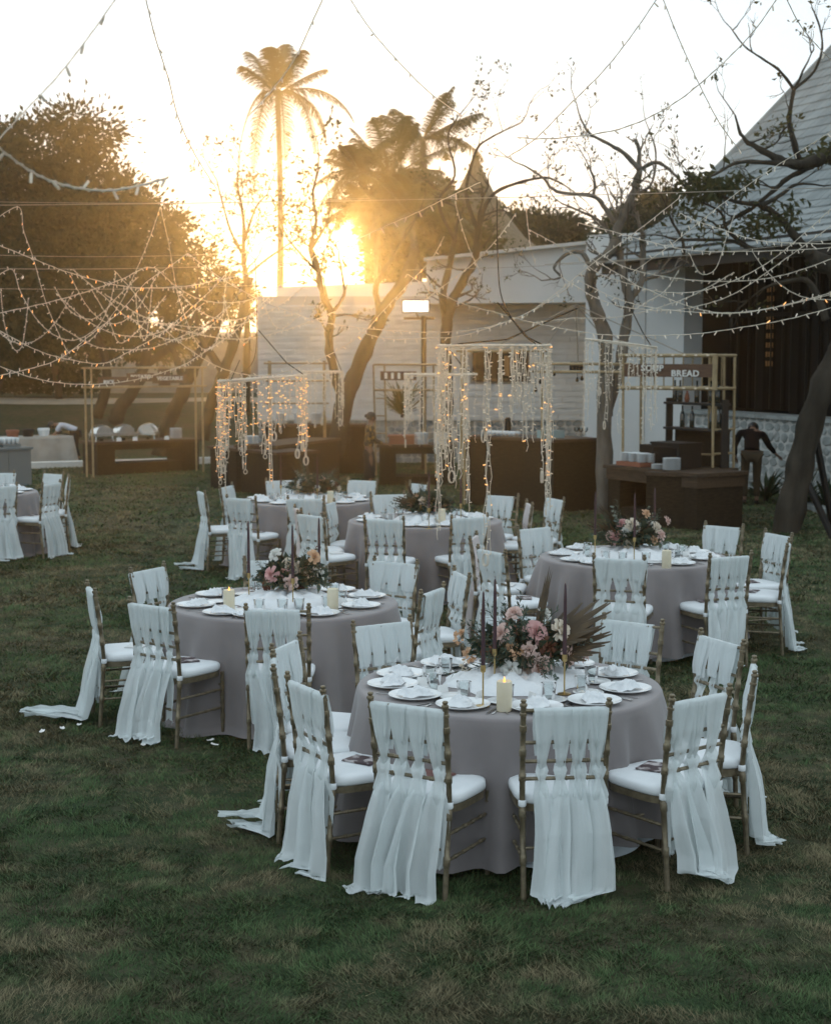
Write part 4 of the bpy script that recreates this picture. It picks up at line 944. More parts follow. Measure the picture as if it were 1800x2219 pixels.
# small tableware, one mesh each
def lathe_me(name, prof, m, n=24, smooth=True): b = MB(); b.lathe(prof, n=n); return b.mesh(name, M[m], smooth)
TW = {}
TW['plate'] = lathe_me('dinner_plate', [(.001, .004), (.075, .004), (.09, .006), (.128, .018), (.135, .021), (.1365, .019), (.128, .013), (.09, .001), (.001, .0)], 'porcelain', 32, 50)
TW['side'] = lathe_me('side_plate', [(.001, .004), (.05, .004), (.078, .012), (.080, .011), (.052, .0), (.001, .0)], 'porcelain', 28, 50)
TW['glass'] = lathe_me('tumbler', [(.001, .006), (.027, .006), (.030, .012), (.036, .085), (.0375, .085), (.0385, .086), (.0385, .084), (.032, .008), (.029, .0), (.001, .0)], 'glass', 24, 50)
TW['wine'] = lathe_me('wine_glass', [(.032, .0), (.032, .002), (.004, .006), (.0035, .07), (.02, .082), (.036, .105), (.039, .13), (.033, .165), (.0325, .165), (.0385, .13), (.035, .106), (.019, .085), (.001, .08)], 'glass', 20, 50)
def napkin(seed):
    rg = random.Random(seed); mb = MB(); p = [rg.uniform(0, 6.28) for _ in range(5)]
    for L in range(2):
        def fn(u, v, L=L):
            x = (u - .5) * (.20 - .03 * L); y = (v - .5) * (.13 - .02 * L)
            z = .012 + .016 * L + .018 * abs(math.sin(7 * u + p[0] + 2 * v)) + .014 * abs(math.sin(9 * v + p[1] + 3 * u)) * (1 - abs(2 * u - 1) * .3) + .010 * math.sin(13 * u + p[2])
            e = max(abs(2 * u - 1), abs(2 * v - 1)); z *= 1 - .75 * max(0, (e - .8) / .2)
            return (x + .012 * math.sin(5 * v + p[3]), y + .014 * math.sin(6 * u + p[4]), z + .008)
        mb.grid(fn, 16, 12)
    return mb.mesh('napkin', M['napkin'], True)
NAPK = [napkin(i) for i in range(5)]
def fork_me():
    mb = MB(); mb.bar((0, -.09, .003), (0, .03, .004), .008, .002, up=(0, 0, 1)); mb.bar((0, .028, .004), (0, .05, .006), .02, .002, up=(0, 0, 1))
    for k in range(4): mb.bar((-.008 + .0053 * k, .048, .006), (-.008 + .0053 * k, .092, .005), .0026, .002, up=(0, 0, 1))
    return mb.mesh('fork', M['steel'])
def knife_me(): mb = MB(); mb.bar((0, -.10, .003), (0, .0, .004), .010, .004, up=(0, 0, 1)); mb.add([(-.007, 0, .004), (.007, 0, .004), (.008, .06, .004), (.0, .105, .004), (-.006, .09, .004)], [(0, 1, 2, 3, 4)]); return mb.mesh('knife', M['steel'])
def spoon_me():
    mb = MB(); mb.bar((0, -.09, .003), (0, .05, .004), .006, .002, up=(0, 0, 1))
    mb.lathe([(.001, 0), (.010, .002), (.016, .005), (.017, .006)], n=12, m=Matrix.Translation((0, .07, .002)) @ Matrix.Diagonal((1, 1.45, 1, 1))); return mb.mesh('spoon', M['steel'], True)
TW['fork'], TW['knife'], TW['spoon'] = fork_me(), knife_me(), spoon_me()
b = MB(); b.prism([(-.03, -.012, 0), (-.03, .012, 0), (-.03, 0, .05)], (.06, 0, 0)); TW['card'] = b.mesh('name_card', M['paper_white'])
TW['taper'] = lathe_me('taper_candle', [(.001, 0), (.0105, 0), (.0105, .02), (.0085, .30), (.005, .375), (.001, .385)], 'plum', 12)
TW['holder'] = lathe_me('candle_holder', [(.001, .0), (.035, .0), (.035, .004), (.006, .008), (.0042, .02), (.0042, .165), (.012, .172), (.014, .185), (.0125, .205), (.0105, .205), (.0105, .186), (.001, .186)], 'brass', 14, 50)
TW['pillar'] = lathe_me('pillar_candle', [(.001, 0), (.036, 0), (.038, .006), (.038, .13), (.037, .145), (.032, .148), (.026, .138), (.012, .130), (.001, .128)], 'wax', 24, 50)
TW['flame'] = lathe_me('flame', [(.001, .128), (.004, .134), (.0055, .142), (.004, .155), (.001, .168)], 'flame', 10)
TW['votive'] = lathe_me('votive', [(.001, 0), (.026, 0), (.030, .03), (.031, .045), (.029, .045), (.027, .02), (.001, .012)], 'glass', 16, 50)
TW['tealight'] = lathe_me('tealight', [(.001, .014), (.018, .014), (.018, .026), (.006, .026), (.004, .034), (.001, .042)], 'flame', 12)

# ---------------------------------------------------------------- flowers
def rose_me(m, seed, open_=1.0):
    rg = random.Random(seed); mb = MB()
    layers = [(3, .010, .030, 80), (4, .016, .034, 70), (5, .023, .036, 56), (5, .030, .036, 40), (6, .036, .033, 22)]
    for li, (n, r, h, el) in enumerate(layers):
        for i in range(n):
            a0 = 2 * math.pi * (i + .37 * li + rg.uniform(-.1, .1)) / n; wd = 2 * math.pi / n * .72
            e = R(max(10, el - 14 * (open_ - 1) + rg.uniform(-8, 8)))
            def fn(u, v, a0=a0, wd=wd, e=e, r=r, h=h, li=li):
                a = a0 + (u - .5) * wd * (1.0 - .35 * (2 * v - 1) ** 2 * (v > .5)); rr = r * (.45 + .55 * v) + math.cos(e) * h * v * v * .8
                z = .004 * li * -1 + math.sin(e) * h * v + .004 * math.sin(3 * u * 3.14) - .008 * (v > .9) * (li > 1)
                return (rr * math.cos(a), rr * math.sin(a), z)
            mb.grid(fn, 3, 3)
    mb.lathe([(.001, -.02), (.012, -.012), (.018, -.002), (.012, .01)], n=7)
    return mb.mesh('rose', M[m], True)
ROSE = {k: [rose_me(m, 10 * i + j, 1 + .3 * j) for j in range(2)] for i, (k, m) in enumerate((('pink', 'rose_pink'), ('blush', 'rose_blush'), ('cream', 'rose_cream'), ('peach', 'rose_peach'), ('white', 'white_petal'), ('rust', 'rust_petal')))}
def cluster_me(m, seed, n=40, r=.035, s=.013):
    rg = np.random.default_rng(seed); d = rg.normal(size=(n, 3)); d /= np.linalg.norm(d, axis=1, keepdims=True); d[:, 2] = np.abs(d[:, 2]); v, f = leaf_quads(d * r * rg.uniform(.6, 1, (n, 1)), d + rg.normal(size=(n, 3)) * .5, s * 1.6, rg, .9); return np_mesh('blossom', v, f, M[m])
CLUS = {k: cluster_me(m, i) for i, (k, m) in enumerate((('peach', 'rose_peach'), ('cream', 'rose_cream'), ('white', 'white_petal')))}
def spray_me(kind, seed):
    """a stem with leaflets, growing along +z, 0.3 m long"""
    rg = random.Random(seed); mb = MB(); L = .3; pts = []
    for i in range(9): s = i / 8; pts.append(Vector((.05 * s * s, .02 * math.sin(3 * s + seed), L * s)))
    mb.tube(pts, [.0022 * (1 - .7 * i / 8) for i in range(9)], 4, caps=False)
    n, ll, w = {'fern': (34, .055, .0035), 'sage': (18, .034, .013), 'thin': (16, .075, .0022), 'berry': (12, .03, .006)}[kind]
    for i in range(n):
        s = .18 + .82 * i / n; f = s * 8; j = min(7, int(f)); p = pts[j].lerp(pts[j + 1], f - j); a = i * 2.4 + rg.uniform(-.3, .3)
        d = Vector((math.cos(a), math.sin(a), rg.uniform(.4, 1.1))).normalized() * ll * (1.15 - .6 * s); sd = d.cross(Vector((0, 0, 1))).normalized() * w
        mb.add([p, p + d * .5 + sd, p + d, p + d * .5 - sd], [(0, 1, 2, 3)])
    return mb.mesh('spray', M[{'fern': 'fern', 'sage': 'sage', 'thin': 'dried', 'berry': 'dried_red'}[kind]])
SPR = {k: [spray_me(k, 5 * i + j) for j in range(3)] for i, k in enumerate(('fern', 'sage', 'thin', 'berry'))}
def palmspear_me(seed, n=11, L=.34, fan=.5):
    """a dried fan palm leaf trimmed to a spear, in the xz plane"""
    mb = MB(); rg = random.Random(seed)
    for i in range(n):
        t = (i / (n - 1) - .5) * 2; a = t * fan; l = L * (1 - .45 * abs(t) ** 1.4); p1 = Vector((math.sin(a) * l, .012 * (i % 2), math.cos(a) * l)); w = .5 * L * fan / n * 1.3
        mid = p1 * .6; sd = Vector((math.cos(a), 0, -math.sin(a))) * w
        mb.add([(0, 0, 0), mid + sd + Vector((0, .006, 0)), p1 + sd * .4, p1 - sd * .4, mid - sd - Vector((0, .006, 0))], [(0, 1, 2, 3, 4)])
    mb.tube([(0, 0, -.12), (0, 0, .05)], .003, 5)
    return mb.mesh('palm_spear', M['dried'])
SPEAR = [palmspear_me(1), palmspear_me(2, 15, .30, .95), palmspear_me(3, 9, .28, .3)]
BOWL = lathe_me('bowl', [(.001, 0), (.05, 0), (.06, .01), (.10, .06), (.105, .075), (.098, .075), (.05, .02), (.001, .015)], 'plum', 24, 50)
def mossball():
    g = np.random.default_rng(5); n = 900; d = g.normal(size=(n, 3)); d /= np.linalg.norm(d, axis=1, keepdims=True); d[:, 2] = np.abs(d[:, 2]) * .8
    v, f = leaf_quads(d * np.array([.17, .15, .14]) * g.uniform(.35, 1, (n, 1)) + np.array([0, 0, .08]), d + g.normal(size=(n, 3)) * .6, .06, g, .4); return np_mesh('foliage', v, f, M['fern'])
FOL = mossball()
def aim(o, d, roll=0.0): o.rotation_euler = (Vector(d).to_track_quat('Z', 'Y') @ Matrix.Rotation(roll, 3, 'Z').to_quaternion()).to_euler()
def arrangement(base, label, seed, heads, width=.25, spears=(), n_spray=34, group='flower arrangements on the tables'):
    """heads: (kind, dx, dy, dz, scale); offsets from the middle of the bowl"""
    rg = random.Random(seed); T = empty('flower_arrangement', base, label=label, cat='flowers', group=group)
    inst('bowl', BOWL, T); f = inst('foliage', FOL, T, scl=(width / .19, width / .19, 1.25))
    for i in range(n_spray):
        a = rg.uniform(0, 6.28); el = rg.uniform(-.15, 1.2); k = rg.choices(('fern', 'sage', 'thin', 'berry'), (6, 2, 2, 2))[0]
        d = Vector((math.cos(a) * math.cos(el) * 1.15, math.sin(a) * math.cos(el), math.sin(el) + .1)); s = inst('spray', SPR[k][rg.randrange(3)], T, (d.x * .05, d.y * .05, .08)); aim(s, d, rg.uniform(0, 6.28)); q = rg.uniform(.7, 1.15) * width / .25; s.scale = (q, q, q)
    for k, dx, dy, dz, sc in heads:
        me = CLUS[k[2:]] if k.startswith('c_') else ROSE[k][rg.randrange(2)]
        o = inst('blossom' if k.startswith('c_') else 'rose', me, T, (dx, dy, dz), scl=(sc * .86, sc * .86, sc * .86)); aim(o, (dx * 2.2, dy * 2.2 - .12, max(.05, dz - .02)), rg.uniform(0, 6))
    for me, dx, dy, dz, d, sc, roll in spears:
        o = inst('palm_spear', SPEAR[me], T, (dx, dy, dz), scl=(sc, sc, sc)); aim(o, d, roll)
    return T
def heads_for(seed, n, w, palette):
    rg = random.Random(seed); out = []
    for i in range(n):
        a = -math.pi * (.05 + .9 * (i + rg.random() * .6) / n) + (math.pi if rg.random() < .25 else 0); el = rg.uniform(.05, 1.15); r = rg.uniform(.8, 1.05)
        out.append((rg.choice(palette), math.cos(a) * math.cos(el) * w * r * 1.1, math.sin(a) * math.cos(el) * w * r * .8, .07 + math.sin(el) * .19 * r, rg.uniform(.75, 1.1)))
    return out

def tulle_me(seed, rx=.40, ry=.31):
    rg = random.Random(seed); mb = MB(); p = [rg.uniform(0, 6) for _ in range(6)]
    def fn(u, v):
        a = 2 * math.pi * u; r = v; k = 1 + .10 * math.sin(3 * a + p[0]) + .06 * math.sin(7 * a + p[1])
        h = .075 * (1 - r ** 3) + .018 * math.sin(6 * a + p[2] + 8 * r) * (1 - r) + .014 * math.sin(11 * a + p[3] - 9 * r) * r * (1 - r) * 3 + .012 * math.sin(17 * a + 13 * r)* (1 - r)
        return (rx * r * k * math.cos(a), ry * r * k * math.sin(a), max(.002, h))
    mb.grid(fn, 60, 14); return mb.mesh('tulle_runner', M['tulle'], True)
TULLE = [tulle_me(i) for i in range(3)]

def table(tb, seed, hem, hours, flower, detail):
    (cx, cy), _ = TABLES[tb]; nm = TN[tb]; gz = ground_z(cx, cy); rg = random.Random(seed); Z = TOPZ + gz + .002
    ttl = {'T1': 'round mauve-clothed table, largest and nearest, white underlay showing below', 'T2': 'round mauve-clothed table left of the middle with two pillar candles', 'T3': 'round mauve-clothed table on the right beside the bread counter',
           'T4': 'round mauve-clothed table below the large hanging ring', 'T5': 'round mauve-clothed table farthest back in the middle group', 'T6': 'round mauve-clothed table cut off by the left edge'}[tb]
    T = empty('round_table', (cx, cy, gz), rg.uniform(0, 6.28), ttl, 'table', 'clothed round tables')
    inst('tablecloth', cloth_mesh(seed, hem), T); inst('underlay', under_mesh(seed), T)
    b = MB(); b.lathe([(.001, .72), (.77, .72), (.77, .748), (.001, .748)], n=40); b.obj('table_top', M['plank'], T)
    b = MB(); b.lathe([(.3, 0), (.3, .03), (.05, .06), (.05, .72)], n=16); b.obj('pedestal', M['black'], T)
    def put(name, me, r, a, off, rot, lab, cat, grp, dz=0.0, sc=None):
        """r along the seat direction, off sideways"""
        x = cx + r * math.cos(a) - off * math.sin(a); y = cy + r * math.sin(a) + off * math.cos(a)
        return tag(inst(name, me, None, (x, y, Z + dz), (0, 0, rot), sc), lab, cat, grp)
    for hr, a in hours:
        w = "at the %s o'clock place of the %s" % (HOUR[hr], nm); r0 = .60 + rg.uniform(-.015, .015); f = a + R(90) + rg.uniform(-.08, .08)
        put('dinner_plate', TW['plate'], r0, a, 0, 0, 'dinner plate ' + w, 'plate', 'dinner plates')
        put('napkin', NAPK[rg.randrange(5)], r0, a, rg.uniform(-.012, .012), rg.uniform(0, 6.28), 'white napkin ' + w, 'napkin', 'napkins on the plates', .004, (.82, .82, .75))
        put('tumbler', TW['glass'], r0 - .20, a, .13 + rg.uniform(-.02, .02), 0, 'clear tumbler ' + w, 'glass', 'tumblers')
        if detail:
            put('fork', TW['fork'], r0, a, -.165, f, 'steel fork ' + w, 'fork', 'forks'); put('knife', TW['knife'], r0, a, .165, f, 'steel knife ' + w, 'knife', 'knives')
            put('spoon', TW['spoon'], r0, a, .19, f, 'steel spoon ' + w, 'spoon', 'spoons')
            put('side_plate', TW['side'], r0 - .17, a, -.13, 0, 'side plate ' + w, 'plate', 'side plates')
            if rg.random() < .6: put('name_card', TW['card'], r0 - .155, a, .02, f - R(90) + rg.uniform(-.4, .4), 'white name card ' + w, 'card', 'name cards')
    fx, fy = flower
    tl = inst('tulle_runner', TULLE[seed % 3], None, (fx - .01, fy - .06, Z), (0, 0, rg.uniform(-.3, .3))); tag(tl, 'puffed white tulle under the flowers of the ' + nm, 'tulle', 'tulle runners')
    return Z

def seat_hours(tb): 
    (cx, cy), _ = TABLES[tb]
    return [(hr, math.atan2(y - cy, x - cx)) for t, hr, (x, y), *_ in SEATS if t == tb and (t, hr) != ('T6', 6)]
def pillar(px, py, lab, lit=True):
    p = on(px, py, TOPZ + .004); T = inst('pillar_candle', TW['pillar'], None, p, (0, 0, px)); tag(T, lab, 'candle', 'pillar candles')
    if lit: inst('flame', TW['flame'], T)
def taper(px, py, lab, tilt=0.0, h=1.0):
    p = on(px, py, TOPZ + .004); T = empty('taper_candle', p, 0, lab, 'candle', 'plum taper candles'); inst('candle_holder', TW['holder'], T, scl=(1, 1, h)); t = inst('taper', TW['taper'], T, (0, 0, .187 * h)); t.rotation_euler = (tilt, tilt * .5, 0)
def votive(px, py, lab):
    p = on(px, py, TOPZ + .004); T = inst('votive', TW['votive'], None, p); tag(T, lab, 'candle', 'small glass votives'); inst('tealight', TW['tealight'], T)

z1 = table('T1', 1, .07, seat_hours('T1'), (.55, 8.2), True)
arrangement((.57, 8.24, z1 + .035), 'large arrangement of pink and cream roses with dried palm on the nearest table', 41,
    [('pink', .06, -.14, .245, 1.35), ('cream', .20, -.10, .245, 1.35), ('blush', -.12, -.13, .235, 1.2), ('blush', .085, -.20, .075, 1.35), ('c_peach', -.05, -.19, .155, 1.35), ('blush', .02, -.20, .16, .9), ('blush', .24, -.13, .12, 1.25), ('blush', .33, -.08, .13, 1.15),
     ('white', -.08, -.21, .06, 1.15), ('c_peach', -.33, -.06, .20, 1.1), ('c_peach', -.28, -.10, .11, 1.2), ('blush', -.05, -.03, .33, 1.0), ('rust', .02, -.10, .12, 1.1), ('rust', .13, -.16, .17, 1.1), ('rust', -.2, -.1, .12, 1.0), ('c_cream', -.30, -.08, .05, 1.0), ('white', .12, .0, .32, .9), ('rust', .30, .02, .20, .9)],
    width=.27, spears=((0, .06, 0, .14, (.22, 0, 1), 1.3, 0), (1, .10, 0, .14, (1, -.1, .62), 1.45, .3), (1, .16, -.06, .12, (1, -.3, .35), 1.1, .5), (2, -.05, .02, .12, (-.25, .2, 1), .8, .6)), n_spray=70)
for px, py, lab in ((1046, 1530, 'plum taper candle on a brass stick left of the pink rose, nearest table'), (1071, 1490, 'plum taper candle standing behind the roses of the nearest table'), (1222, 1504, 'plum taper candle right of the dried palm on the nearest table')): taper(px, py, lab)
pillar(1092, 1540, 'ivory pillar candle with a glowing flame in front of the nearest flowers')
for px, py, lab in ((1135, 1490, 'glowing votive below the blush rose of the nearest table'), (1068, 1482, 'glowing votive left of the pillar candle, nearest table'), (1148, 1482, 'glowing votive at the right foot of the nearest flowers')): votive(px, py, lab)

z2 = table('T2', 2, .015, seat_hours('T2') + [(5, R(-62)), (7, R(-105))], (-.88, 10.85), True)
arrangement((-.86, 10.92, z2 + .035), 'arrangement of blush and white roses with brown grasses, left middle table', 42,
    heads_for(3, 15, .22, ['blush', 'white', 'cream', 'pink', 'peach', 'rust', 'c_cream', 'c_white']) + [('pink', -.14, -.16, .17, 1.2), ('blush', .0, -.2, .12, 1.1), ('white', -.12, -.08, .30, 1.1), ('peach', .16, -.12, .29, 1.1)], width=.24,
    spears=((2, 0, 0, .15, (.1, 0, 1), .9, .3), (2, -.04, 0, .15, (-.35, 0, 1), .8, .3)), n_spray=46)
for px, py, lab in ((540, 1305, 'plum taper candle left of the flowers, left middle table'), (635, 1318, 'plum taper candle before the flowers, left middle table'), (692, 1295, 'plum taper candle right of the flowers, left middle table')): taper(px, py, lab)
pillar(497, 1325, 'ivory pillar candle with an amber flame left of the flowers, left middle table'); pillar(721, 1322, 'tall ivory pillar candle right of the flowers, left middle table', False)
for px, py, lab in ((602, 1300, 'glowing votive below the flowers of the left middle table'), (640, 1298, 'second glowing votive below the flowers of the left middle table')): votive(px, py, lab)

z3 = table('T3', 3, .10, seat_hours('T3') + [(7, R(-128)), (4, R(-20)), (0, R(80))], (1.83, 13.25), True)
arrangement((1.84, 13.3, z3 + .03), 'arrangement of pale roses with a brown fan leaf, right-hand table', 43,
    heads_for(5, 13, .26, ['blush', 'cream', 'pink', 'peach', 'rust', 'white', 'c_cream']) + [('cream', -.02, -.15, .25, 1.2), ('pink', -.16, -.14, .13, 1.2), ('cream', .20, -.12, .22, 1.1), ('blush', .24, -.12, .15, 1.1), ('blush', .30, -.05, .27, .9), ('peach', .12, -.05, .33, 1.0)], width=.28,
    spears=((1, -.1, .05, .16, (-.6, 0, .8), 1.0, .2), (1, -.12, 0, .12, (-1, -.1, .5), 1.0, .4)), n_spray=46)
for px, py, lab in ((1288, 1212, 'plum taper candle left of the flowers, right-hand table'), (1373, 1218, 'plum taper candle before the flowers, right-hand table'), (1416, 1200, 'plum taper candle right of the flowers, right-hand table')): taper(px, py, lab)
pillar(1443, 1232, 'stout ivory pillar candle on the right-hand table', False)

z4 = table('T4', 4, .015, seat_hours('T4') + [(6, R(-88))], (.15, 16.2), False)
arrangement((.12, 16.25, z4 + .03), 'arrangement with a rust fan leaf and pink roses on the table under the big ring', 44,
    heads_for(7, 14, .25, ['blush', 'white', 'pink', 'peach', 'rust', 'cream']), width=.27, spears=((1, -.05, -.06, .1, (-1, -.2, .35), 1.1, .4), (2, -.12, 0, .15, (-.5, 0, 1), 1.0, .2), (2, -.05, 0, .15, (-.1, .1, 1), 1.0, .2)), n_spray=40)
for px, py, lab in ((929, 1146, 'plum taper candle before the flowers on the table under the big ring'), (998, 1135, 'plum taper candle right of the flowers on the table under the big ring')): taper(px, py, lab)
pillar(957, 1134, 'ivory pillar candle on the table under the big ring', False)

z5 = table('T5', 5, .015, seat_hours('T5') + [(8, R(-150)), (5, R(-45)), (4, R(-15))], (-1.2, 18.25), False)
arrangement((-1.18, 18.3, z5 + .03), 'arrangement of white and cream flowers on the farthest middle table', 45, heads_for(9, 18, .27, ['cream', 'white', 'white', 'blush', 'c_cream', 'rust']), width=.29,
    spears=((2, -.12, 0, .15, (-.7, 0, 1), 1.1, .2), (2, -.05, 0, .15, (-.2, .1, 1), 1.1, .2)), n_spray=40)
for px, py, lab in ((609, 1090, 'plum taper candle left of the flowers on the farthest middle table'), (688, 1098, 'plum taper candle before the flowers on the farthest middle table')): taper(px, py, lab)
pillar(716, 1092, 'ivory pillar candle on the farthest middle table', False)
z6 = table('T6', 6, .015, seat_hours('T6'), (-5.55, 19.4), False)

# fallen petals on the grass
rg = random.Random(77); pm = []
for k in range(3):
    b = MB(); b.grid(lambda u, v, k=k: ((u - .5) * .05, (v - .5) * .035 * (1 - .6 * abs(u - .5)), .006 + .012 * (abs(u - .5) + abs(v - .5)) + .004 * k * u), 3, 3); pm.append(b.mesh('petal', M['petal_fallen'], True))
for k, (px, py, lab) in enumerate(((172, 1582, 'fallen white petal at the end of the longest trailing drape'), (136, 1590, 'fallen white petal leftmost on the grass'), (92, 1597, 'small fallen petal by the trailing drape tip'), (311, 1624, 'fallen white petal in front of the chair at the left middle table'),
                                   (457, 1614, 'fallen white petal between two draped chairs'), (465, 1624, 'fallen white petal just before its twin near the left middle table'), (1650, 1320, 'pale fallen petal on the dark grass at the right'))):
    p = on(px, py, .0); tag(inst('fallen_petal', pm[k % 3], None, (p.x, p.y, ground_z(p.x, p.y) + .018), (0, 0, rg.uniform(0, 6))), lab, 'petal', 'petals on the grass')
ORD = ['first', 'second', 'third', 'fourth', 'fifth', 'sixth', 'seventh', 'eighth', 'ninth', 'tenth', 'eleventh', 'twelfth']
# ---------------------------------------------------------------- buffet stations
def pole(a, b, r=.022):
    """a bamboo pole with nodes"""
    mb = MB(); a, b = Vector(a), Vector(b); L = (b - a).length; n = max(2, int(L / .28)); rings = [(i + .5) / n for i in range(n)]
    P = [a.lerp(b, i / 4) for i in range(5)]; st = [0]; 
    for x in rings: st += [x - .012 / L, x, x + .012 / L]
    st.append(1); mb.tube([a.lerp(b, s) for s in st], [r * (1.18 if s in rings else 1) for s in st], 8); return mb
def text(body, size, parent, loc, rz, name='lettering', ext=.012):
    cu = bpy.data.curves.new(name, 'FONT'); cu.body = body; cu.size = size; cu.extrude = ext; cu.align_x = 'CENTER'; cu.align_y = 'CENTER'; cu.offset = .003 * size / .16; cu.resolution_u = 2; cu.space_character = 1.08
    cu.materials.append(M['letter']); tmp = bpy.data.objects.new(name, cu); col.objects.link(tmp)
    me = bpy.data.meshes.new_from_object(tmp.evaluated_get(bpy.context.evaluated_depsgraph_get())); bpy.data.objects.remove(tmp)
    return inst(name, me, parent, loc, (R(90), 0, rz))
class Station:
    """a counter seen from its front: origin at the left front foot, x along the front, y away"""
    def __init__(s, name, label, cat, a, b, depth, grp='buffet counters'):
        a, b = Vector(a), Vector(b); s.L = (b - a).length; s.rz = math.atan2(b.y - a.y, b.x - a.x); s.D = depth; a.z = ground_z(a.x, a.y); s.T = empty(name, a, s.rz, label, cat, grp)
        s.m = Matrix.Translation(a) @ Matrix.Rotation(s.rz, 4, 'Z')
    def w(s, x, y, z): return s.m @ Vector((x, y, z))
    def box(s, name, x0, x1, y0, y1, z0, z1, m, parent=None):
        mb = MB(); mb.box(((x0 + x1) / 2, (y0 + y1) / 2, (z0 + z1) / 2), (x1 - x0, y1 - y0, z1 - z0)); return mb.obj(name, M[m], parent or s.T)
    def top(s, h, over=.05, n=5):
        for i in range(n): y0 = -over + (s.D + 2 * over) * i / n; s.box('top_plank', -over, s.L + over, y0, y0 + (s.D + 2 * over) / n - .006, h, h + .05, 'plank')
    def open_body(s, h, px=.38, base=.22):
        s.box('pedestal', 0, px, 0, s.D, 0, h, 'weave'); s.box('pedestal', s.L - px, s.L, 0, s.D, 0, h, 'weave'); s.box('base_panel', px, s.L - px, .03, s.D - .03, 0, base, 'weave'); s.box('apron', px, s.L - px, .02, .12, h - .12, h, 'weave')

def stack_me(n, r, t): 
    mb = MB()
    for i in range(n): mb.lathe([(.001, t * i), (r * .6, t * i), (r, t * i + t * .55), (r, t * i + t * .8), (r * .97, t * i + t * .85), (r * .6, t * i + t * .35)], n=20)
    return mb.mesh('plate_stack', M['white_plastic'], 50)
STACK = stack_me(12, .13, .018); STACK_S = stack_me(7, .085, .02)
CUP = lathe_me('cup', [(.001, 0), (.028, 0), (.040, .05), (.041, .075), (.038, .075), (.036, .05), (.024, .006), (.001, .006)], 'white_plastic', 14)
GOBLET = lathe_me('goblet', [(.03, 0), (.03, .003), (.005, .01), (.005, .07), (.034, .10), (.038, .15), (.036, .15), (.032, .10), (.001, .075)], 'glass', 14, 50)
BOTT = lathe_me('bottle', [(.001, 0), (.036, 0), (.038, .01), (.038, .17), (.030, .21), (.014, .25), (.013, .31), (.016, .313), (.016, .325), (.001, .325)], 'bottle', 14, 50)
b = MB(); b.prism([(-.05, -.02, 0), (-.05, .02, 0), (-.05, 0, .075)], (.10, 0, 0)); TENT = b.mesh('tent_card', M['paper_white'])
def chafing(p, rz, label):
    T = empty('chafing_dish', p, rz, label, 'chafing dish', 'chafing dishes on the buffet')
    mb = MB(); n = 14
    def dome(u, v): a = math.pi * v; t = (u - .5); r = .185 * (1 - .10 * (2 * t) ** 4); return (t * .40, -math.cos(a) * r, .16 + math.sin(a) * r * .95)
    mb.grid(dome, 6, n)
    for sx in (-.2, .2):
        rim = [(sx, -math.cos(math.pi * i / n) * .1665, .16 + math.sin(math.pi * i / n) * .158) for i in range(n + 1)]; mb.poly(rim if sx > 0 else rim[::-1])
    mb.obj('lid', M['chrome'], T, 40)
    mb = MB(); mb.tube([(-.06, -.16, .22), (-.06, -.215, .23), (.06, -.215, .23), (.06, -.16, .22)], .008, 6); mb.obj('handle', M['chrome'], T)
    mb = MB(); mb.box((0, 0, .13), (.44, .40, .06)); mb.obj('pan', M['chrome'], T)
    for sx in (-.19, .19):
        for sy in (-.17, .17): mb = MB(); mb.tube([(sx, sy, .10), (sx * 1.12, sy * 1.1, 0)], .009, 6); mb.obj('leg', M['chrome'], T)
    mb = MB(); mb.lathe([(.001, 0), (.04, 0), (.04, .05), (.001, .05)], n=12); mb.obj('burner', M['black'], T)
    return T
def thing_at(name, me, p, rz, label, cat, grp=None, sc=None): return tag(inst(name, me, None, p, (0, 0, rz), sc), label, cat, grp)

# 1. vegetable counter on the left
S = Station('buffet_counter', 'brown woven counter with chafing dishes and an open middle, far left', 'counter', on(213, 1030), on(432, 1019), .72)
S.open_body(.62); S.top(.62)
for i, (x, r, lab) in enumerate(((.28, -.1, 'roll-top chafing dish nearest the left bamboo pole'), (.78, -.1, 'middle roll-top chafing dish on the left buffet counter'), (1.33, -.7, 'roll-top chafing dish turned sideways, beside the plate stack'))): chafing(S.w(x, .42, .672), S.rz + r + R(90), lab)
for i, (x, lab) in enumerate(((.50, 'small white tent card left of the middle chafing dish'), (.86, 'small white tent card right of the middle chafing dish'), (1.58, 'small white tent card beside the sideways chafing dish'))): thing_at('tent_card', TENT, S.w(x, .06, .672), S.rz, lab, 'card', 'tent cards on the buffet')
thing_at('plate_stack', STACK, S.w(1.98, .42, .672), 0, 'tall stack of white plates at the right end of the left buffet counter', 'plates', 'plate stacks on the buffets')
F = empty('bamboo_frame', on(206, 1036), S.rz, 'bamboo frame with VEGETABLE sign over the left buffet counter', 'frame', 'bamboo sign frames')
def fr(mb, nm='pole', p=None): return mb.obj(nm, M['bamboo'], p)
LF = S.L + .12
for x in (-.03, LF):
    for y in (0, .3): fr(pole((x, y, 0), (x, y, 2.18)), 'pole', F)
for z in (1.78, 2.16):
    for y in (-.03, .33): fr(pole((-.08, y, z), (LF + .08, y, z), .02), 'crossbar', F)
for y0, z0, x0, x1, bd in ((.02, 1.90, .12, 1.0, 'RICE'), (.02, 1.97, .75, 1.35, 'POTATO'), (.02, 1.93, 1.3, 2.06, 'VEGETABLE')):
    mb = MB(); yy = y0 + (.03 if bd == 'POTATO' else 0); mb.box(((x0 + x1) / 2, yy, z0), (x1 - x0, .02, .17)); bo = mb.obj('sign_board', M['sign'], F)
    text(bd, .105, bo, ((x0 + x1) / 2 - (.22 if bd == 'RICE' else 0), yy - .022, z0 + (-.02 if bd == 'RICE' else .01)), 0)
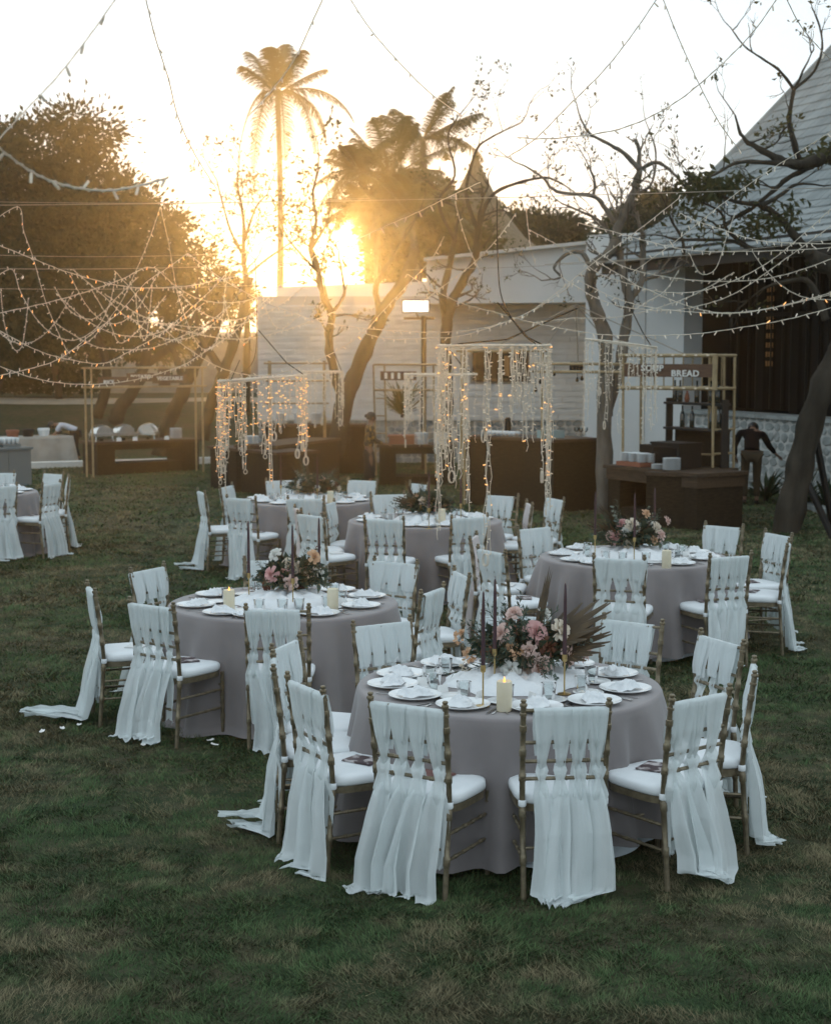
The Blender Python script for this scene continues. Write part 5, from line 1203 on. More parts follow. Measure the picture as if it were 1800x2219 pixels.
mb = MB(); mb.box((1.58, .05, 1.97), (.26, .02, .36)); mb.obj('sign_board', M['sign'], F)
# cloth-covered table and grey box at the far left
p0, p1 = on(-60, 1012), on(162, 1003); ct = Station('cloth_table', 'long table under a grey cloth at the far left edge', 'table', p0, p1, .8, None)
mb = MB(); L = ct.L
def clothf(u, v):
    per = u * 2 * (L + .8); top = v < .3
    if per < L: x, y, nx, ny = per, 0, 0, -1
    elif per < L + .8: x, y, nx, ny = L, per - L, 1, 0
    elif per < 2 * L + .8: x, y, nx, ny = L - (per - L - .8), .8, 0, 1
    else: x, y, nx, ny = 0, .8 - (per - 2 * L - .8), -1, 0
    if v < .08: k = v / .08; return (L / 2 + (x - L / 2) * k, .4 + (y - .4) * k, .60)
    t = (v - .08) / .92; f = .03 * math.sin(per * 9) + .02 * math.sin(per * 17 + 2)
    return (x + nx * t * (.12 + f), y + ny * t * (.12 + f), .60 * (1 - t) + .01)
mb.grid(clothf, 90, 12); mb.obj('tablecloth', M['grey_cloth'], ct.T, True)
for nm, x, sz, m, lab in (('serving_tray', .55, (.4, .3, .06), 'black', 'dark tray on the grey-clothed table'), ('red_tub', 1.05, (.28, .26, .16), 'clay', 'reddish tub on the grey-clothed table'), ('blue_tub', 1.40, (.26, .24, .17), 'trouser_black', 'dark tub on the grey-clothed table'), ('white_bag', 1.78, (.26, .22, .18), 'white_plastic', 'crumpled white bag on the grey-clothed table')):
    mb = MB(); n = 12
    def bagf(u, v, sz=sz, nm=nm):
        a = 2 * math.pi * u; k = (1.0 + .12 * math.sin(3 * a) * (nm == 'white_bag')) * (.75 + .3 * v - (.9 * max(0, v - .85) / .15)); c, s = math.cos(a), math.sin(a); q = 1 / (abs(c) ** 4 + abs(s) ** 4) ** .25
        return (c * q * sz[0] / 2 * k, s * q * sz[1] / 2 * k, sz[2] * min(1, v * 1.15))
    mb.grid(bagf, 20, 8); o = mb.obj(nm, M[m], None, 50, ct.w(x, .4, .602), ct.rz); tag(o, lab, 'tub' if 'tub' in nm else 'bag' if 'bag' in nm else 'tray')
p0, p1 = on(-80, 1062), on(70, 1052); gb = Station('grey_bar', 'plain grey bar counter at the left edge with glass racks', 'counter', p0, p1, .6, None)
for i in range(3): gb.box('panel', gb.L * i / 3 + .004, gb.L * (i + 1) / 3 - .004, 0, .6, 0, .68, 'grey_box')
gb.box('counter_top', -.03, gb.L + .03, -.03, .63, .68, .72, 'grey_box')
for i, (x, lab) in enumerate(((gb.L - .75, 'rack of pale glasses on the grey bar, left one'), (gb.L - .32, 'rack of pale glasses on the grey bar, right one'))):
    rk = empty('glass_rack', gb.w(x, .3, .722), gb.rz, lab, 'glass rack', 'glass racks'); mb = MB(); mb.box((0, 0, .03), (.36, .36, .06)); mb.obj('crate', M['grey_box'], rk)
    for j in range(16): inst('glass', CUP, rk, (-.13 + .087 * (j % 4), -.13 + .087 * (j // 4), .062), None, (1, 1, 1.5))
# 2. counter behind the lit ring
S = Station('buffet_counter', 'dark woven counter with a plate stack behind the lit ring lamp', 'counter', on(457, 1058), on(602, 1078), .8)
S.box('pedestal', 0, .32, 0, .8, 0, .72, 'weave'); S.box('body', .62, S.L, 0, .8, 0, .72, 'weave'); S.box('back_panel', .32, .62, .5, .8, 0, .72, 'weave'); S.top(.72)
thing_at('plate_stack', STACK, S.w(.95, .3, .772), 0, 'stack of white plates on the counter behind the lit ring lamp', 'plates', 'plate stacks on the buffets'); thing_at('tent_card', TENT, S.w(.22, .08, .772), S.rz, 'white tent card at the left end of the counter behind the lit ring', 'card', 'tent cards on the buffet')
S = Station('buffet_counter', 'smooth brown counter behind the farthest middle table', 'counter', on(600, 1070), on(735, 1045), .8)
S.box('body', 0, S.L, 0, .8, 0, .80, 'weave'); S.top(.80, .03)
S = Station('buffet_counter', 'long brown counter behind the leaning tree', 'counter', on(570, 1026), on(790, 1026), .6)
for i in range(4): S.box('panel', S.L * i / 4 + .003, S.L * (i + 1) / 4 - .003, 0, .6, 0, .95, 'weave')
S.top(.95, .03, 3)
for i, (x, lab) in enumerate(((.35, 'stack of white plates on the long brown counter, left one'), (.75, 'stack of white plates on the long brown counter, middle one'), (1.1, 'stack of white plates on the long brown counter, right one'))): thing_at('plate_stack', STACK, S.w(x, .3, 1.002), 0, lab, 'plates', 'plate stacks on the buffets')
F = empty('bamboo_frame', on(585, 1030), 0, 'bamboo frame standing behind the lit ring lamp', 'frame', 'bamboo sign frames')
for x in (0, 1.1):
    for y in (0, .3): fr(pole((x, y, 0), (x, y, 2.3)), 'pole', F)
for z in (1.45, 1.9, 2.25): fr(pole((-.1, -.03, z), (1.2, -.03, z), .02), 'crossbar', F)
# 3. the woman's grill counter
S = Station('grill_counter', 'low dark counter with trays where the woman in batik works', 'counter', on(822, 1052), on(985, 1052), .8, None)
S.open_body(.70, .3, .15); S.top(.70)
mb = MB(); mb.box((.45, .4, .82), (.55, .4, .14)); mb.box((.45, .4, .90), (.6, .44, .03)); tag(mb.obj('grill_box', M['clay'], None, False, S.T.location, S.rz), 'brown grill box in front of the woman in batik', 'grill')
thing_at('plate_stack', STACK, S.w(.78, .18, .752), 0, 'stack of white plates below the small ring lamp', 'plates', 'plate stacks on the buffets'); thing_at('plate_stack', STACK, S.w(1.14, .3, .752), 0, 'second stack of white plates below the small ring lamp', 'plates', 'plate stacks on the buffets')
F = empty('bamboo_frame', at(815, 1050, 31.5) * 1 - Vector((0, 0, at(815, 1050, 31.5).z)), 0, 'bamboo ladder frame with a short sign behind the small ring lamp', 'frame', 'bamboo sign frames')
zt, zb = at(815, 790, 31.5).z, at(815, 845, 31.5).z
for x in (0, .22, 1.0, 1.2): fr(pole((x, 0, 0), (x - .05, 0, zt), .02), 'pole', F)
for z in (zt, zb): fr(pole((-.05, -.04, z), (1.25, -.04, z), .022), 'crossbar', F)
for k in range(4): fr(pole((0, -.02, .5 + .35 * k), (.22, -.02, .5 + .35 * k), .014), 'rung', F)
mb = MB(); mb.box((.45, -.06, (zt + zb) / 2 + .03), (.72, .02, .18)); bo = mb.obj('sign_board', M['sign'], F)
for k in range(5): b = MB(); b.box((.20 + .13 * k, -.075, (zt + zb) / 2 + .03), (.055, .012, .12)); b.obj('lettering', M['letter'], bo)
# 4. tall bar counter
S = Station('bar_counter', 'tall dark woven bar with rows of cups below the large ring', 'counter', on(1008, 1092), on(1192, 1108), .75, None)
S.box('body', 0, S.L, 0, .75, 0, 1.08, 'weave'); S.top(1.08, .03, 3)
S2 = Station('bar_counter', 'tall dark woven bar end next to the twin-trunked tree', 'counter', on(1198, 1112), on(1296, 1105), .8, None)
S2.box('body', 0, S2.L, 0, .8, 0, 1.08, 'weave'); S2.top(1.08, .02, 3)
for i in range(14): thing_at('cup', CUP, S.w(.34 + .085 * (i % 7), .2 + .1 * (i // 7), 1.132), 0, '%s white cup from the left in the %s row on the tall bar' % (ORD[i % 7], ('front', 'back')[i // 7]), 'cup', 'cups on the tall bar')
mb = MB(); mb.lathe([(.001, 0), (.05, 0), (.052, .02), (.05, .26), (.03, .29), (.001, .29)], n=14); tag(mb.obj('black_flask', M['black'], None, True, S.w(.52, .45, 1.132)), 'black flask standing among the cups on the tall bar', 'flask')
mb = MB(); mb.box((0, 0, .06), (.34, .26, .12)); tag(mb.obj('glass_case', M['teal_glass'], None, False, S2.w(.25, .4, 1.132), S2.rz), 'pale glass case at the end of the tall bar', 'case')
F = empty('bamboo_frame', S.w(0, -.05, 0), S.rz, 'tall bamboo frame round the bar below the large ring', 'frame', 'bamboo sign frames')
for x in (-.03, .04, S.L - .12, S.L - .02): fr(pole((x, -.02, 0), (x, -.02, 2.55), .022), 'pole', F)
for z in (2.30, 2.18): fr(pole((S.L - .3, -.06, z), (S.L + 1.35, .25, z), .022), 'crossbar', F)
fr(pole((-.1, -.06, 2.5), (S.L, -.06, 2.5), .022), 'crossbar', F)
PEND = MB(); PEND.lathe([(.001, 0), (.02, .008), (.028, .03), (.018, .055), (.012, .075), (.001, .08)], n=10); PEND = PEND.mesh('pendant_bulb', M['black'], True)
for k, (px, py) in enumerate(((1145, 830), (1160, 850), (1170, 832), (1175, 868), (1236, 806), (1243, 806), (1250, 806), (1258, 806), (1250, 828), (1260, 825), (1200, 815), (1297, 836))):
    q = at(px, py, 24.7); T = empty('pendant_bulb', q, 0, 'dark pendant bulb on the bamboo crossbar, %s counted from the left' % ORD[[0, 1, 2, 3, 5, 6, 7, 9, 8, 10, 4, 11][k]], 'bulb', 'pendant bulbs on the crossbar'); inst('bulb', PEND, T)
    mb = MB(); mb.tube([(0, 0, .07), (0, 0, 2.27 - q.z)], .004, 4); mb.obj('cord', M['black'], T)
mb = MB(); q = at(1248, 795, 24.8); mb.lathe([(.10, -.08), (.11, 0), (.10, .08), (.001, .08)], n=16); bk = mb.obj('hanging_basket', M['plank'], None, 40, q); tag(bk, 'small wooden drum hanging on the crossbar right of the large ring', 'basket')
# 5. bread counter
S = Station('buffet_counter', 'heavy brown counter with an open front under the BREAD sign', 'counter', on(1316, 1122), on(1508, 1150), .85)
h = .74; S.box('pedestal', 0, .28, 0, .85, 0, h, 'weave'); S.box('pedestal', S.L - .28, S.L, 0, .85, 0, h, 'weave'); S.box('base_panel', .28, S.L - .28, .03, .8, 0, .18, 'weave'); S.box('apron', -.02, S.L + .02, -.02, .87, h - .16, h, 'plank'); S.box('back_panel', .28, S.L - .28, .7, .8, .18, h - .16, 'weave'); S.top(h, .06)
S3 = Station('buffet_counter', 'low brown side counter against the bread counter', 'counter', on(1512, 1148), on(1592, 1128), .8); S3.box('body', 0, S3.L, 0, .8, 0, .74, 'weave'); S3.top(.74, .02)
Zc = h + .052
mb = MB(); mb.box((0, 0, .17), (.62, .42, .34)); mb.box((0, 0, .355), (.65, .45, .03)); ov = mb.obj('bread_oven', M['black'], None, False, S.w(.95, .5, Zc), S.rz); tag(ov, 'black box oven on the bread counter', 'oven')
mb = MB(); mb.box((0, -.215, .18), (.5, .012, .22)); mb.tube([(-.2, -.24, .30), (.2, -.24, .30)], .01, 6); mb.obj('oven_door', M['dark_glass'], ov)
mb = MB(); mb.box((.32, .62, Zc + .15), (.34, .3, .30)); tag(mb.obj('warming_box', M['black'], None, False, S.T.location, S.rz), 'small dark warming box behind the white saucers', 'box')
mb = MB(); mb.box((.40, .22, Zc + .03), (.56, .34, .06)); tray = mb.obj('wooden_tray', M['clay'], None, False, S.T.location, S.rz); tag(tray, 'wooden tray under the white saucers on the bread counter', 'tray')
for i in range(6): thing_at('saucer_stack', STACK_S, S.w(.20 + .095 * i if i < 5 else .66, .16 + (.12 if i % 2 else 0), Zc + .062), 0, ORD[i] + ' short stack of white saucers from the left on the wooden tray', 'saucers', 'saucer stacks on the tray', (.9, .9, .95))
thing_at('plate_stack', STACK, S.w(1.30, .12, Zc), 0, 'stack of white plates at the right end of the bread counter', 'plates', 'plate stacks on the buffets', (1, 1, .8)); thing_at('plate_stack', STACK_S, S.w(1.04, .08, Zc), 0, 'low pile of white dishes left of the bread plates', 'plates', 'plate stacks on the buffets', (1.1, 1.1, .5))
for i in range(4): thing_at('goblet', GOBLET, S2.w(.78 + .09 * (i % 2), .3 + .12 * (i // 2), 1.132), 0, 'clear goblet behind the twin-trunked tree, %s of four' % ORD[i], 'glass', 'goblets at the bar end')
fa, fb = at(1348, 900, 23.5), at(1546, 900, 22.9); fa.z = fb.z = 0; frz = math.atan2(fb.y - fa.y, fb.x - fa.x); FL = (fb - fa).length
F = empty('bamboo_frame', fa, frz, 'bamboo frame carrying the BREAD sign over the right counter', 'frame', 'bamboo sign frames')
zt, zm = 2.43, 1.95
for x, y in ((.02, 0), (.06, .75), (FL, 0), (FL + .22, .35), (FL - .26, .75), (FL - .16, .75), (FL - .04, .75)): fr(pole((x, y, 0), (x - .02, y, zt), .021), 'pole', F)
for z in (zt, zm):
    fr(pole((-.06, -.04, z), (FL + .03, -.04, z), .027), 'crossbar', F); fr(pole((FL, .0, z), (FL + .22, .35, z), .02), 'crossbar', F); fr(pole((.02, .77, z), (FL, .77, z), .02), 'crossbar', F)
for z in (.72, 1.0, 1.35): fr(pole((FL, 0, z), (FL + .22, .35, z), .016), 'rung', F)
fr(pole((FL - .40, .2, .98), (FL, .1, .98), .016), 'rung', F)
for i in range(9): x = .1 + (FL - .2) / 8 * i; fr(pole((x, .77, zm), (x, .77, zt), .011), 'slat', F)
mb = MB(); mb.box((FL / 2 + .01, -.01, 2.21), (FL - .04, .025, .19)); bo = mb.obj('sign_board', M['sign'], F)
text('BREAD', .13, bo, (FL * .69, -.035, 2.165), 0); text('SOUP', .13, bo, (FL * .33, -.035, 2.24), 0)
mb = MB(); mb.box((FL + .015, -.045, (zt + zm) / 2), (.07, .04, zt - zm + .04)); mb.obj('end_board', M['bamboo'], F)
BN = MB(); BN.lathe([(.001, 0), (.022, .005), (.022, .022), (.001, .026)], n=8); BN = BN.mesh('frame_light', M['bulb_faint'], True)
for i in range(8):
    for z in (zt, zm): inst('frame_light', BN, F, (.08 + (FL - .1) / 7.4 * i, -.075, z - .012))
R_ = empty('bottle_rack', S.w(.02, 1.05, 0), S.rz, 'dark timber rack with bottles behind the bread counter', 'rack')
for z in (.05, .55, 1.32, 1.70): mb = MB(); mb.box((.62, .1, z), (1.24, .24, .035)); mb.obj('shelf', M['dark_wood'], R_)
for x in (0, 1.24): mb = MB(); mb.box((x, .1, .9), (.03, .12, 1.75)); mb.obj('upright', M['dark_wood'], R_)
mb = MB(); mb.box((.62, .21, .68), (1.2, .02, 1.25)); mb.obj('back_panel', M['weave'], R_)
for i, (x, z) in enumerate(((.30, 1.34), (.52, 1.34), (.95, 1.34), (1.12, 1.34), (.12, 1.72), (.24, 1.72), (.62, 1.72), (.93, 1.72), (1.0, 1.72), (1.08, 1.72))):
    q = Matrix.Translation(R_.location) @ Matrix.Rotation(S.rz, 4, 'Z') @ Vector((x, .1, z)); thing_at('bottle', BOTT, q, 0, 'dark glass bottle, %s from the left on the %s shelf of the timber rack' % (ORD[i if i < 4 else i - 4], 'lower' if z < 1.5 else 'upper'), 'bottle', 'bottles on the rack')
q = Matrix.Translation(R_.location) @ Matrix.Rotation(S.rz, 4, 'Z') @ Vector((.40, .1, 1.72)); mb = MB(); mb.lathe([(.001, 0), (.03, 0), (.042, .05), (.03, .11), (.014, .15), (.018, .17), (.001, .17)], n=12); tag(mb.obj('red_jar', M['clay'], None, True, q), 'small red jar among the bottles behind the ring strands', 'jar')
# floodlight on its pole
q = at(918, 690, 33.0); P = empty('floodlight', (q.x, 33.0, 0), 0, 'bright white floodlight panel on a tall pole before the pavilion', 'floodlight')
mb = MB(); mb.tube([(0, 0, 0), (0, 0, q.z + .05)], .055, 8); mb.obj('pole', M['plank'], P)
mb = MB(); mb.bar((-.42, 0, q.z), (.22, 0, q.z), .05); mb.obj('crossarm', M['plank'], P)
l0, l1 = at(873, 676, 33.0), at(928, 652, 33.0); mb = MB(); mb.box(((l0.x + l1.x) / 2 - q.x, -.02, (l0.z + l1.z) / 2), (l1.x - l0.x + .05, .12, l1.z - l0.z + .05)); hd = mb.obj('housing', M['black'], P)
mb = MB(); mb.box(((l0.x + l1.x) / 2 - q.x, -.09, (l0.z + l1.z) / 2), (l1.x - l0.x, .012, l1.z - l0.z)); mb.obj('lamp_face', M['lamp'], hd)
mb = MB(); mb.tube([((l0.x + l1.x) / 2 - q.x, 0, l0.z), (-.1, 0, q.z)], .02, 6); mb.obj('bracket', M['black'], hd)
# timber prop under the great leaning tree, path slab at the right
for i, (a, b, lab) in enumerate((((1762, 925), (1800, 1100), 'black timber prop under the great leaning trunk'), ((1745, 1040), (1800, 1120), 'lower black timber prop beside the great leaning trunk'))):
    p, q = at(a[0], a[1], 21.9 + .3 * i), on(b[0] + 5, b[1] + 50, 0); mb = MB(); mb.tube([p, q], .05, 7); tag(mb.obj('timber_prop', M['black']), lab, 'prop', 'props of the leaning tree')
mb = MB(); c = Vector((5.9, 24.6, .0)); mb.box((c.x + 1.9, c.y, .03), (3.2, 1.2, .1)); mb.obj('pavement', M['flag'])['kind'] = 'structure'

# ---------------------------------------------------------------- people
def skin(name, V, E, m, parent, sub=2):
    """V: name -> (x, y, z, rx, ry); one continuous surface grown over the skeleton"""
    ks = list(V); me = bpy.data.meshes.new(name); me.from_pydata([V[k][:3] for k in ks], [(ks.index(a), ks.index(b)) for a, b in E], [])
    o = inst(name, me, parent); md = o.modifiers.new('skin', 'SKIN'); md.use_smooth_shade = True; md.branch_smoothing = .6
    sk = me.skin_vertices[0] if me.skin_vertices else None
    if sk is None: bpy.context.view_layer.update(); sk = me.skin_vertices[0]
    for i, k in enumerate(ks): sk.data[i].radius = V[k][3:5]; sk.data[i].use_root = (i == 0)
    s = o.modifiers.new('sub', 'SUBSURF'); s.levels = s.render_levels = sub
    me.materials.append(M[m]); return o
def chain(*n): return [(n[i], n[i + 1]) for i in range(len(n) - 1)]
def fingers(V, E, hand, d, side, up, pre):
    """five short fingers leaving the palm"""
    d, side, up = Vector(d).normalized(), Vector(side).normalized(), Vector(up).normalized(); h = Vector(V[hand][:3])
    for i, (o, l) in enumerate(((-.032, .055), (-.011, .07), (.011, .075), (.032, .062))):
        a = h + d * .045 + side * o; b = a + d * l * .55 - up * .01; c = b + d * l * .45 - up * .025
        for t, q, r in (('a', a, .010), ('b', b, .009), ('c', c, .007)): V[pre + str(i) + t] = (*q, r, r)
        E += [(hand, pre + str(i) + 'a')] + chain(pre + str(i) + 'a', pre + str(i) + 'b', pre + str(i) + 'c')
    a = h + side * -.04 + d * .01; b = a + (d + side * -.7) * .03; V[pre + 't1'] = (*a, .011, .011); V[pre + 't2'] = (*b, .008, .008); E += [(hand, pre + 't1'), (pre + 't1', pre + 't2')]
def person(label, loc, rz, sc, J, shirt, trousers, sleeves, shoes='black', skirt=False):
    """J: joint name -> (x, y, z); the figure faces +y"""
    T = empty('person', loc, rz, label, 'person', 'buffet staff'); T.scale = (sc, sc, sc)
    rad = dict(pel=(.13, .10), wai=(.115, .085), che=(.15, .10), nec=(.055, .055), hea=(.075, .085), cro=(.055, .06), sL=(.055, .055), sR=(.055, .055), eL=(.042, .042), eR=(.042, .042), wL=(.028, .028), wR=(.028, .028), hL=(.034, .02), hR=(.034, .02),
               tL=(.085, .085), tR=(.085, .085), kL=(.055, .055), kR=(.055, .055), aL=(.036, .036), aR=(.036, .036), fL=(.04, .03), fR=(.04, .03))
    V = {k: (*J[k], *rad[k]) for k in J if k != 'look'}
    E = chain('pel', 'wai', 'che', 'nec', 'hea', 'cro') + [('che', 'sL'), ('che', 'sR'), ('pel', 'tL'), ('pel', 'tR')] + chain('sL', 'eL', 'wL', 'hL') + chain('sR', 'eR', 'wR', 'hR') + chain('tL', 'kL', 'aL', 'fL') + chain('tR', 'kR', 'aR', 'fR')
    hd = Vector(J['hea']); up = (Vector(J['cro']) - Vector(J['nec'])).normalized(); fwd = (Vector(J.get('look', (0, 1, 0)))).normalized(); fwd = (fwd - up * fwd.dot(up)).normalized()
    for h, w in (('hL', 'wL'), ('hR', 'wR')):
        d = Vector(J[h]) - Vector(J[w]); sd = d.cross(Vector((0, 0, 1))); sd = sd if sd.length > .01 else Vector((1, 0, 0)); fingers(V, E, h, d, sd, sd.cross(d) * -1 if sd.cross(d).z < 0 else sd.cross(d), h)
    V = {k: v for k, v in V.items() if k != 'look'}
    nose = hd + fwd * .10 - up * .01; V['nose'] = (*nose, .014, .016); E.append(('hea', 'nose')); chin = hd + fwd * .06 - up * .07; V['chin'] = (*chin, .03, .025); E.append(('hea', 'chin'))
    body = skin('body', V, E, 'skin', T)
    rt = up.cross(fwd).normalized()
    for s in (-1, 1):
        e = MB(); c = hd + fwd * .078 + rt * s * .032 + up * .012; e.lathe([(.001, -.008), (.008, -.004), (.009, 0), (.008, .004), (.001, .008)], c, 8); e.obj('eye', M['hair'], body)
        e = MB(); c = hd + rt * s * .083 - up * .005; e.lathe([(.001, -.03), (.012, -.02), (.016, 0), (.013, .022), (.001, .03)], c, 8); e.obj('ear', M['skin'], body)
    mo = MB(); c = hd + fwd * .087 - up * .052; mo.bar(c - rt * .022, c + rt * .022, .01); mo.obj('mouth', M['clay'], body)
    hm = MB(); q = hd + up * .025 - fwd * .022; rot = Matrix((rt, fwd, up)).transposed().to_4x4()
    hm.lathe([(.085, -.075), (.098, -.03), (.102, .02), (.085, .065), (.05, .092), (.001, .10)], n=16, m=Matrix.Translation(q) @ rot)
    if skirt: hm.lathe([(.001, -.04), (.035, -.03), (.045, 0), (.035, .03), (.001, .04)], n=10, m=Matrix.Translation(q - fwd * .10 + up * .0) @ rot)
    hm.obj('hair', M['hair'], T, True)
    g = lambda k, a=1.0, b=0.0: (*J[k], rad[k][0] * a + b, rad[k][1] * a + b)
    VS = {'wai': g('wai', 1, .03), 'pel': (*(Vector(J['pel']).lerp(Vector(J['wai']), .1)), .16, .125), 'che': g('che', 1, .025), 'col': (*(Vector(J['che']).lerp(Vector(J['nec']), .6)), .075, .075), 'sL': g('sL', 1, .022), 'sR': g('sR', 1, .022)}
    ES = chain('wai', 'che', 'col') + [('wai', 'pel'), ('che', 'sL'), ('che', 'sR')]
    for a, b, c in (('sL', 'eL', 'wL'), ('sR', 'eR', 'wR')):
        if sleeves: VS[b] = g(b, 1, .016); VS[c] = (*(Vector(J[b]).lerp(Vector(J[c]), .88)), .042, .042); ES += [(a, b), (b, c)]
        else: VS[b] = (*(Vector(J[a]).lerp(Vector(J[b]), .8)), .062, .062); ES.append((a, b))
    skin('shirt', VS, ES, shirt, T)
    if skirt: VT = {'pel': g('pel', 1, .03), 'tM': (*(Vector(J['kL']).lerp(Vector(J['kR']), .5)), .15, .13), 'hem': (*(Vector(J['aL']).lerp(Vector(J['aR']), .5) + Vector((0, 0, .05))), .14, .12)}; ET = chain('pel', 'tM', 'hem')
    else:
        VT = {'pel': g('pel', 1, .022)}; ET = []
        for s in 'LR': VT['t' + s] = g('t' + s, 1, .015); VT['k' + s] = g('k' + s, 1, .018); VT['a' + s] = (*(Vector(J['a' + s]) + Vector((0, 0, .03))), .055, .055); ET += [('pel', 't' + s)] + chain('t' + s, 'k' + s, 'a' + s)
    skin('skirt' if skirt else 'trousers', VT, ET, trousers, T)
    for s in 'LR':
        a, f = Vector(J['a' + s]), Vector(J['f' + s]); mb = MB(); d = (f - a); d.z = 0; d = d.normalized() if d.length > .01 else Vector((0, 1, 0)); c = (a + f) / 2; c.z = .04
        def sh(u, v, c=c, d=d): t = 2 * math.pi * u; w = math.sin(math.pi * v); p = c + d * (v - .5) * .27 + Vector((-d.y, d.x, 0)) * math.cos(t) * .045 * w ** .5; return (p.x, p.y, max(.004, c.z + math.sin(t) * .042 * w ** .5))
        mb.grid(sh, 12, 8); mb.obj('shoe', M[shoes], T, True)
    return T
# waiter bent over the cloth table
JB = dict(pel=(0, -.05, .86), wai=(0, .10, .97), che=(0, .36, 1.05), nec=(0, .52, 1.06), hea=(0, .62, 1.03), cro=(0, .69, 1.05), sL=(-.17, .40, 1.03), sR=(.17, .40, 1.03), eL=(-.2, .50, .80), eR=(.2, .46, .80), wL=(-.13, .66, .72), wR=(.13, .66, .72), hL=(-.11, .73, .70), hR=(.11, .73, .70),
          tL=(-.09, -.03, .80), tR=(.09, -.03, .80), kL=(-.10, .03, .46), kR=(.10, .0, .46), aL=(-.10, -.05, .09), aR=(.10, -.09, .09), fL=(-.11, .07, .04), fR=(.11, .03, .04), look=(0, .5, -.9))
q = Vector((at(172, 990, 36.0).x, 35.6, 0)); q.z = ground_z(q.x, q.y); person('waiter in a pale striped shirt bent over the grey-clothed table', q, R(96), .80, JB, 'shirt_white', 'trouser_black', False)
# woman in batik
JW = dict(pel=(0, -.02, .86), wai=(0, 0, 1.03), che=(0, .02, 1.24), nec=(0, .03, 1.38), hea=(0, .06, 1.48), cro=(0, .05, 1.56), sL=(-.16, .01, 1.28), sR=(.16, .01, 1.28), eL=(-.19, .06, 1.02), eR=(.19, .06, 1.02), wL=(-.13, .27, .93), wR=(.12, .28, .93), hL=(-.11, .35, .92), hR=(.10, .36, .92),
          tL=(-.08, -.01, .80), tR=(.08, -.01, .80), kL=(-.085, .02, .45), kR=(.085, .02, .45), aL=(-.085, -.02, .08), aR=(.085, -.02, .08), fL=(-.09, .10, .04), fR=(.09, .10, .04), look=(0, 1, -.35))
q = Vector((at(800, 990, 28.6).x, 28.6, 0)); person('woman in brown batik shirt and dark skirt working at the grill counter', q, R(-75), .87, JW, 'shirt_batik', 'trouser_black', True, skirt=True)
# man in black leaning at the right
JM = dict(pel=(0, -.06, .92), wai=(0, .03, 1.08), che=(.02, .30, 1.24), nec=(.04, .45, 1.30), hea=(.06, .54, 1.30), cro=(.07, .60, 1.37), sL=(-.18, .29, 1.27), sR=(.21, .32, 1.24), eL=(-.28, .34, 1.02), eR=(.34, .46, 1.01), wL=(-.25, .46, .82), wR=(.47, .58, .86), hL=(-.24, .52, .77), hR=(.52, .63, .82),
          tL=(-.10, -.04, .86), tR=(.10, -.04, .86), kL=(-.11, .02, .48), kR=(.10, .04, .48), aL=(-.11, -.06, .09), aR=(.10, -.04, .09), fL=(-.12, .06, .04), fR=(.11, .08, .04), look=(.4, .8, -.6))
q = Vector((at(1625, 1090, 25.6).x, 25.6, 0)); person('man in black shirt and khaki trousers leaning by the great leaning trunk', q, R(-8), .92, JM, 'shirt_black', 'trouser_khaki', True)
# ---------------------------------------------------------------- ring lamps hung with strands of small bulbs
def bulb(mb, p, d, L=.026, r=.0042):
    p, d = Vector(p), Vector(d).normalized(); mb.tube([p, p + d * L * .35, p + d * L * .95, p + d * L], [r * .55, r, r, r * .4], 5)
def strand_me(L, seed, lit, r=.0028, dens=.06, end='tail', bl=.026):
    """one hanging strand: doubled wire with side bulbs and a tail or loop at its foot"""
    rg = random.Random(seed); mb = MB(); n = max(5, int(L / .06)); ph = rg.uniform(0, 6)
    def line(k):
        out = []; x = y = 0.0
        for i in range(n + 1):
            s = i / n; x += rg.gauss(0, .0035); y += rg.gauss(0, .0035); o = .006 * math.sin(s * L * 22 + ph + k * 3.1); out.append(Vector((x + o, y + o * .5, -L * s)))
        return out
    for k in range(rg.choice((1, 2, 2)) if lit < .08 else rg.choice((2, 3, 3))):
        pl = line(k); mb.cur = 0; mb.tube(pl, r, 4, caps=False); z = rg.uniform(0, dens)
        while z < L:
            f = z / L * n; j = min(n - 1, int(f)); p = pl[j].lerp(pl[j + 1], f - j); a = rg.uniform(0, 6.28); mb.cur = 2 if rg.random() < lit else 1; bulb(mb, p, (math.cos(a), math.sin(a), rg.uniform(-.6, .5)), bl); z += dens * rg.uniform(.7, 1.4)
    mb.cur = 0; q = pl[-1]
    if end == 'loop': mb.tube([q + Vector((.018 * math.sin(t), .004, -.022 + .022 * math.cos(t))) for t in [i * .7 for i in range(10)]], r, 4, caps=False)
    elif end == 'coil':
        for c in range(3): mb.tube([q + Vector((.022 * math.sin(t) + .004 * c, .006 * c, -.04 + .045 * math.cos(t))) for t in [i * .6 + c for i in range(12)]], r, 4, caps=False)
    else: mb.tube([q, q + Vector((.01, 0, -.03)), q + Vector((-.006, .004, -.07))], r, 4, caps=False)
    return mb.mesh('strand', [M['wire'], M['bulb_faint'], M['bulb_on']])
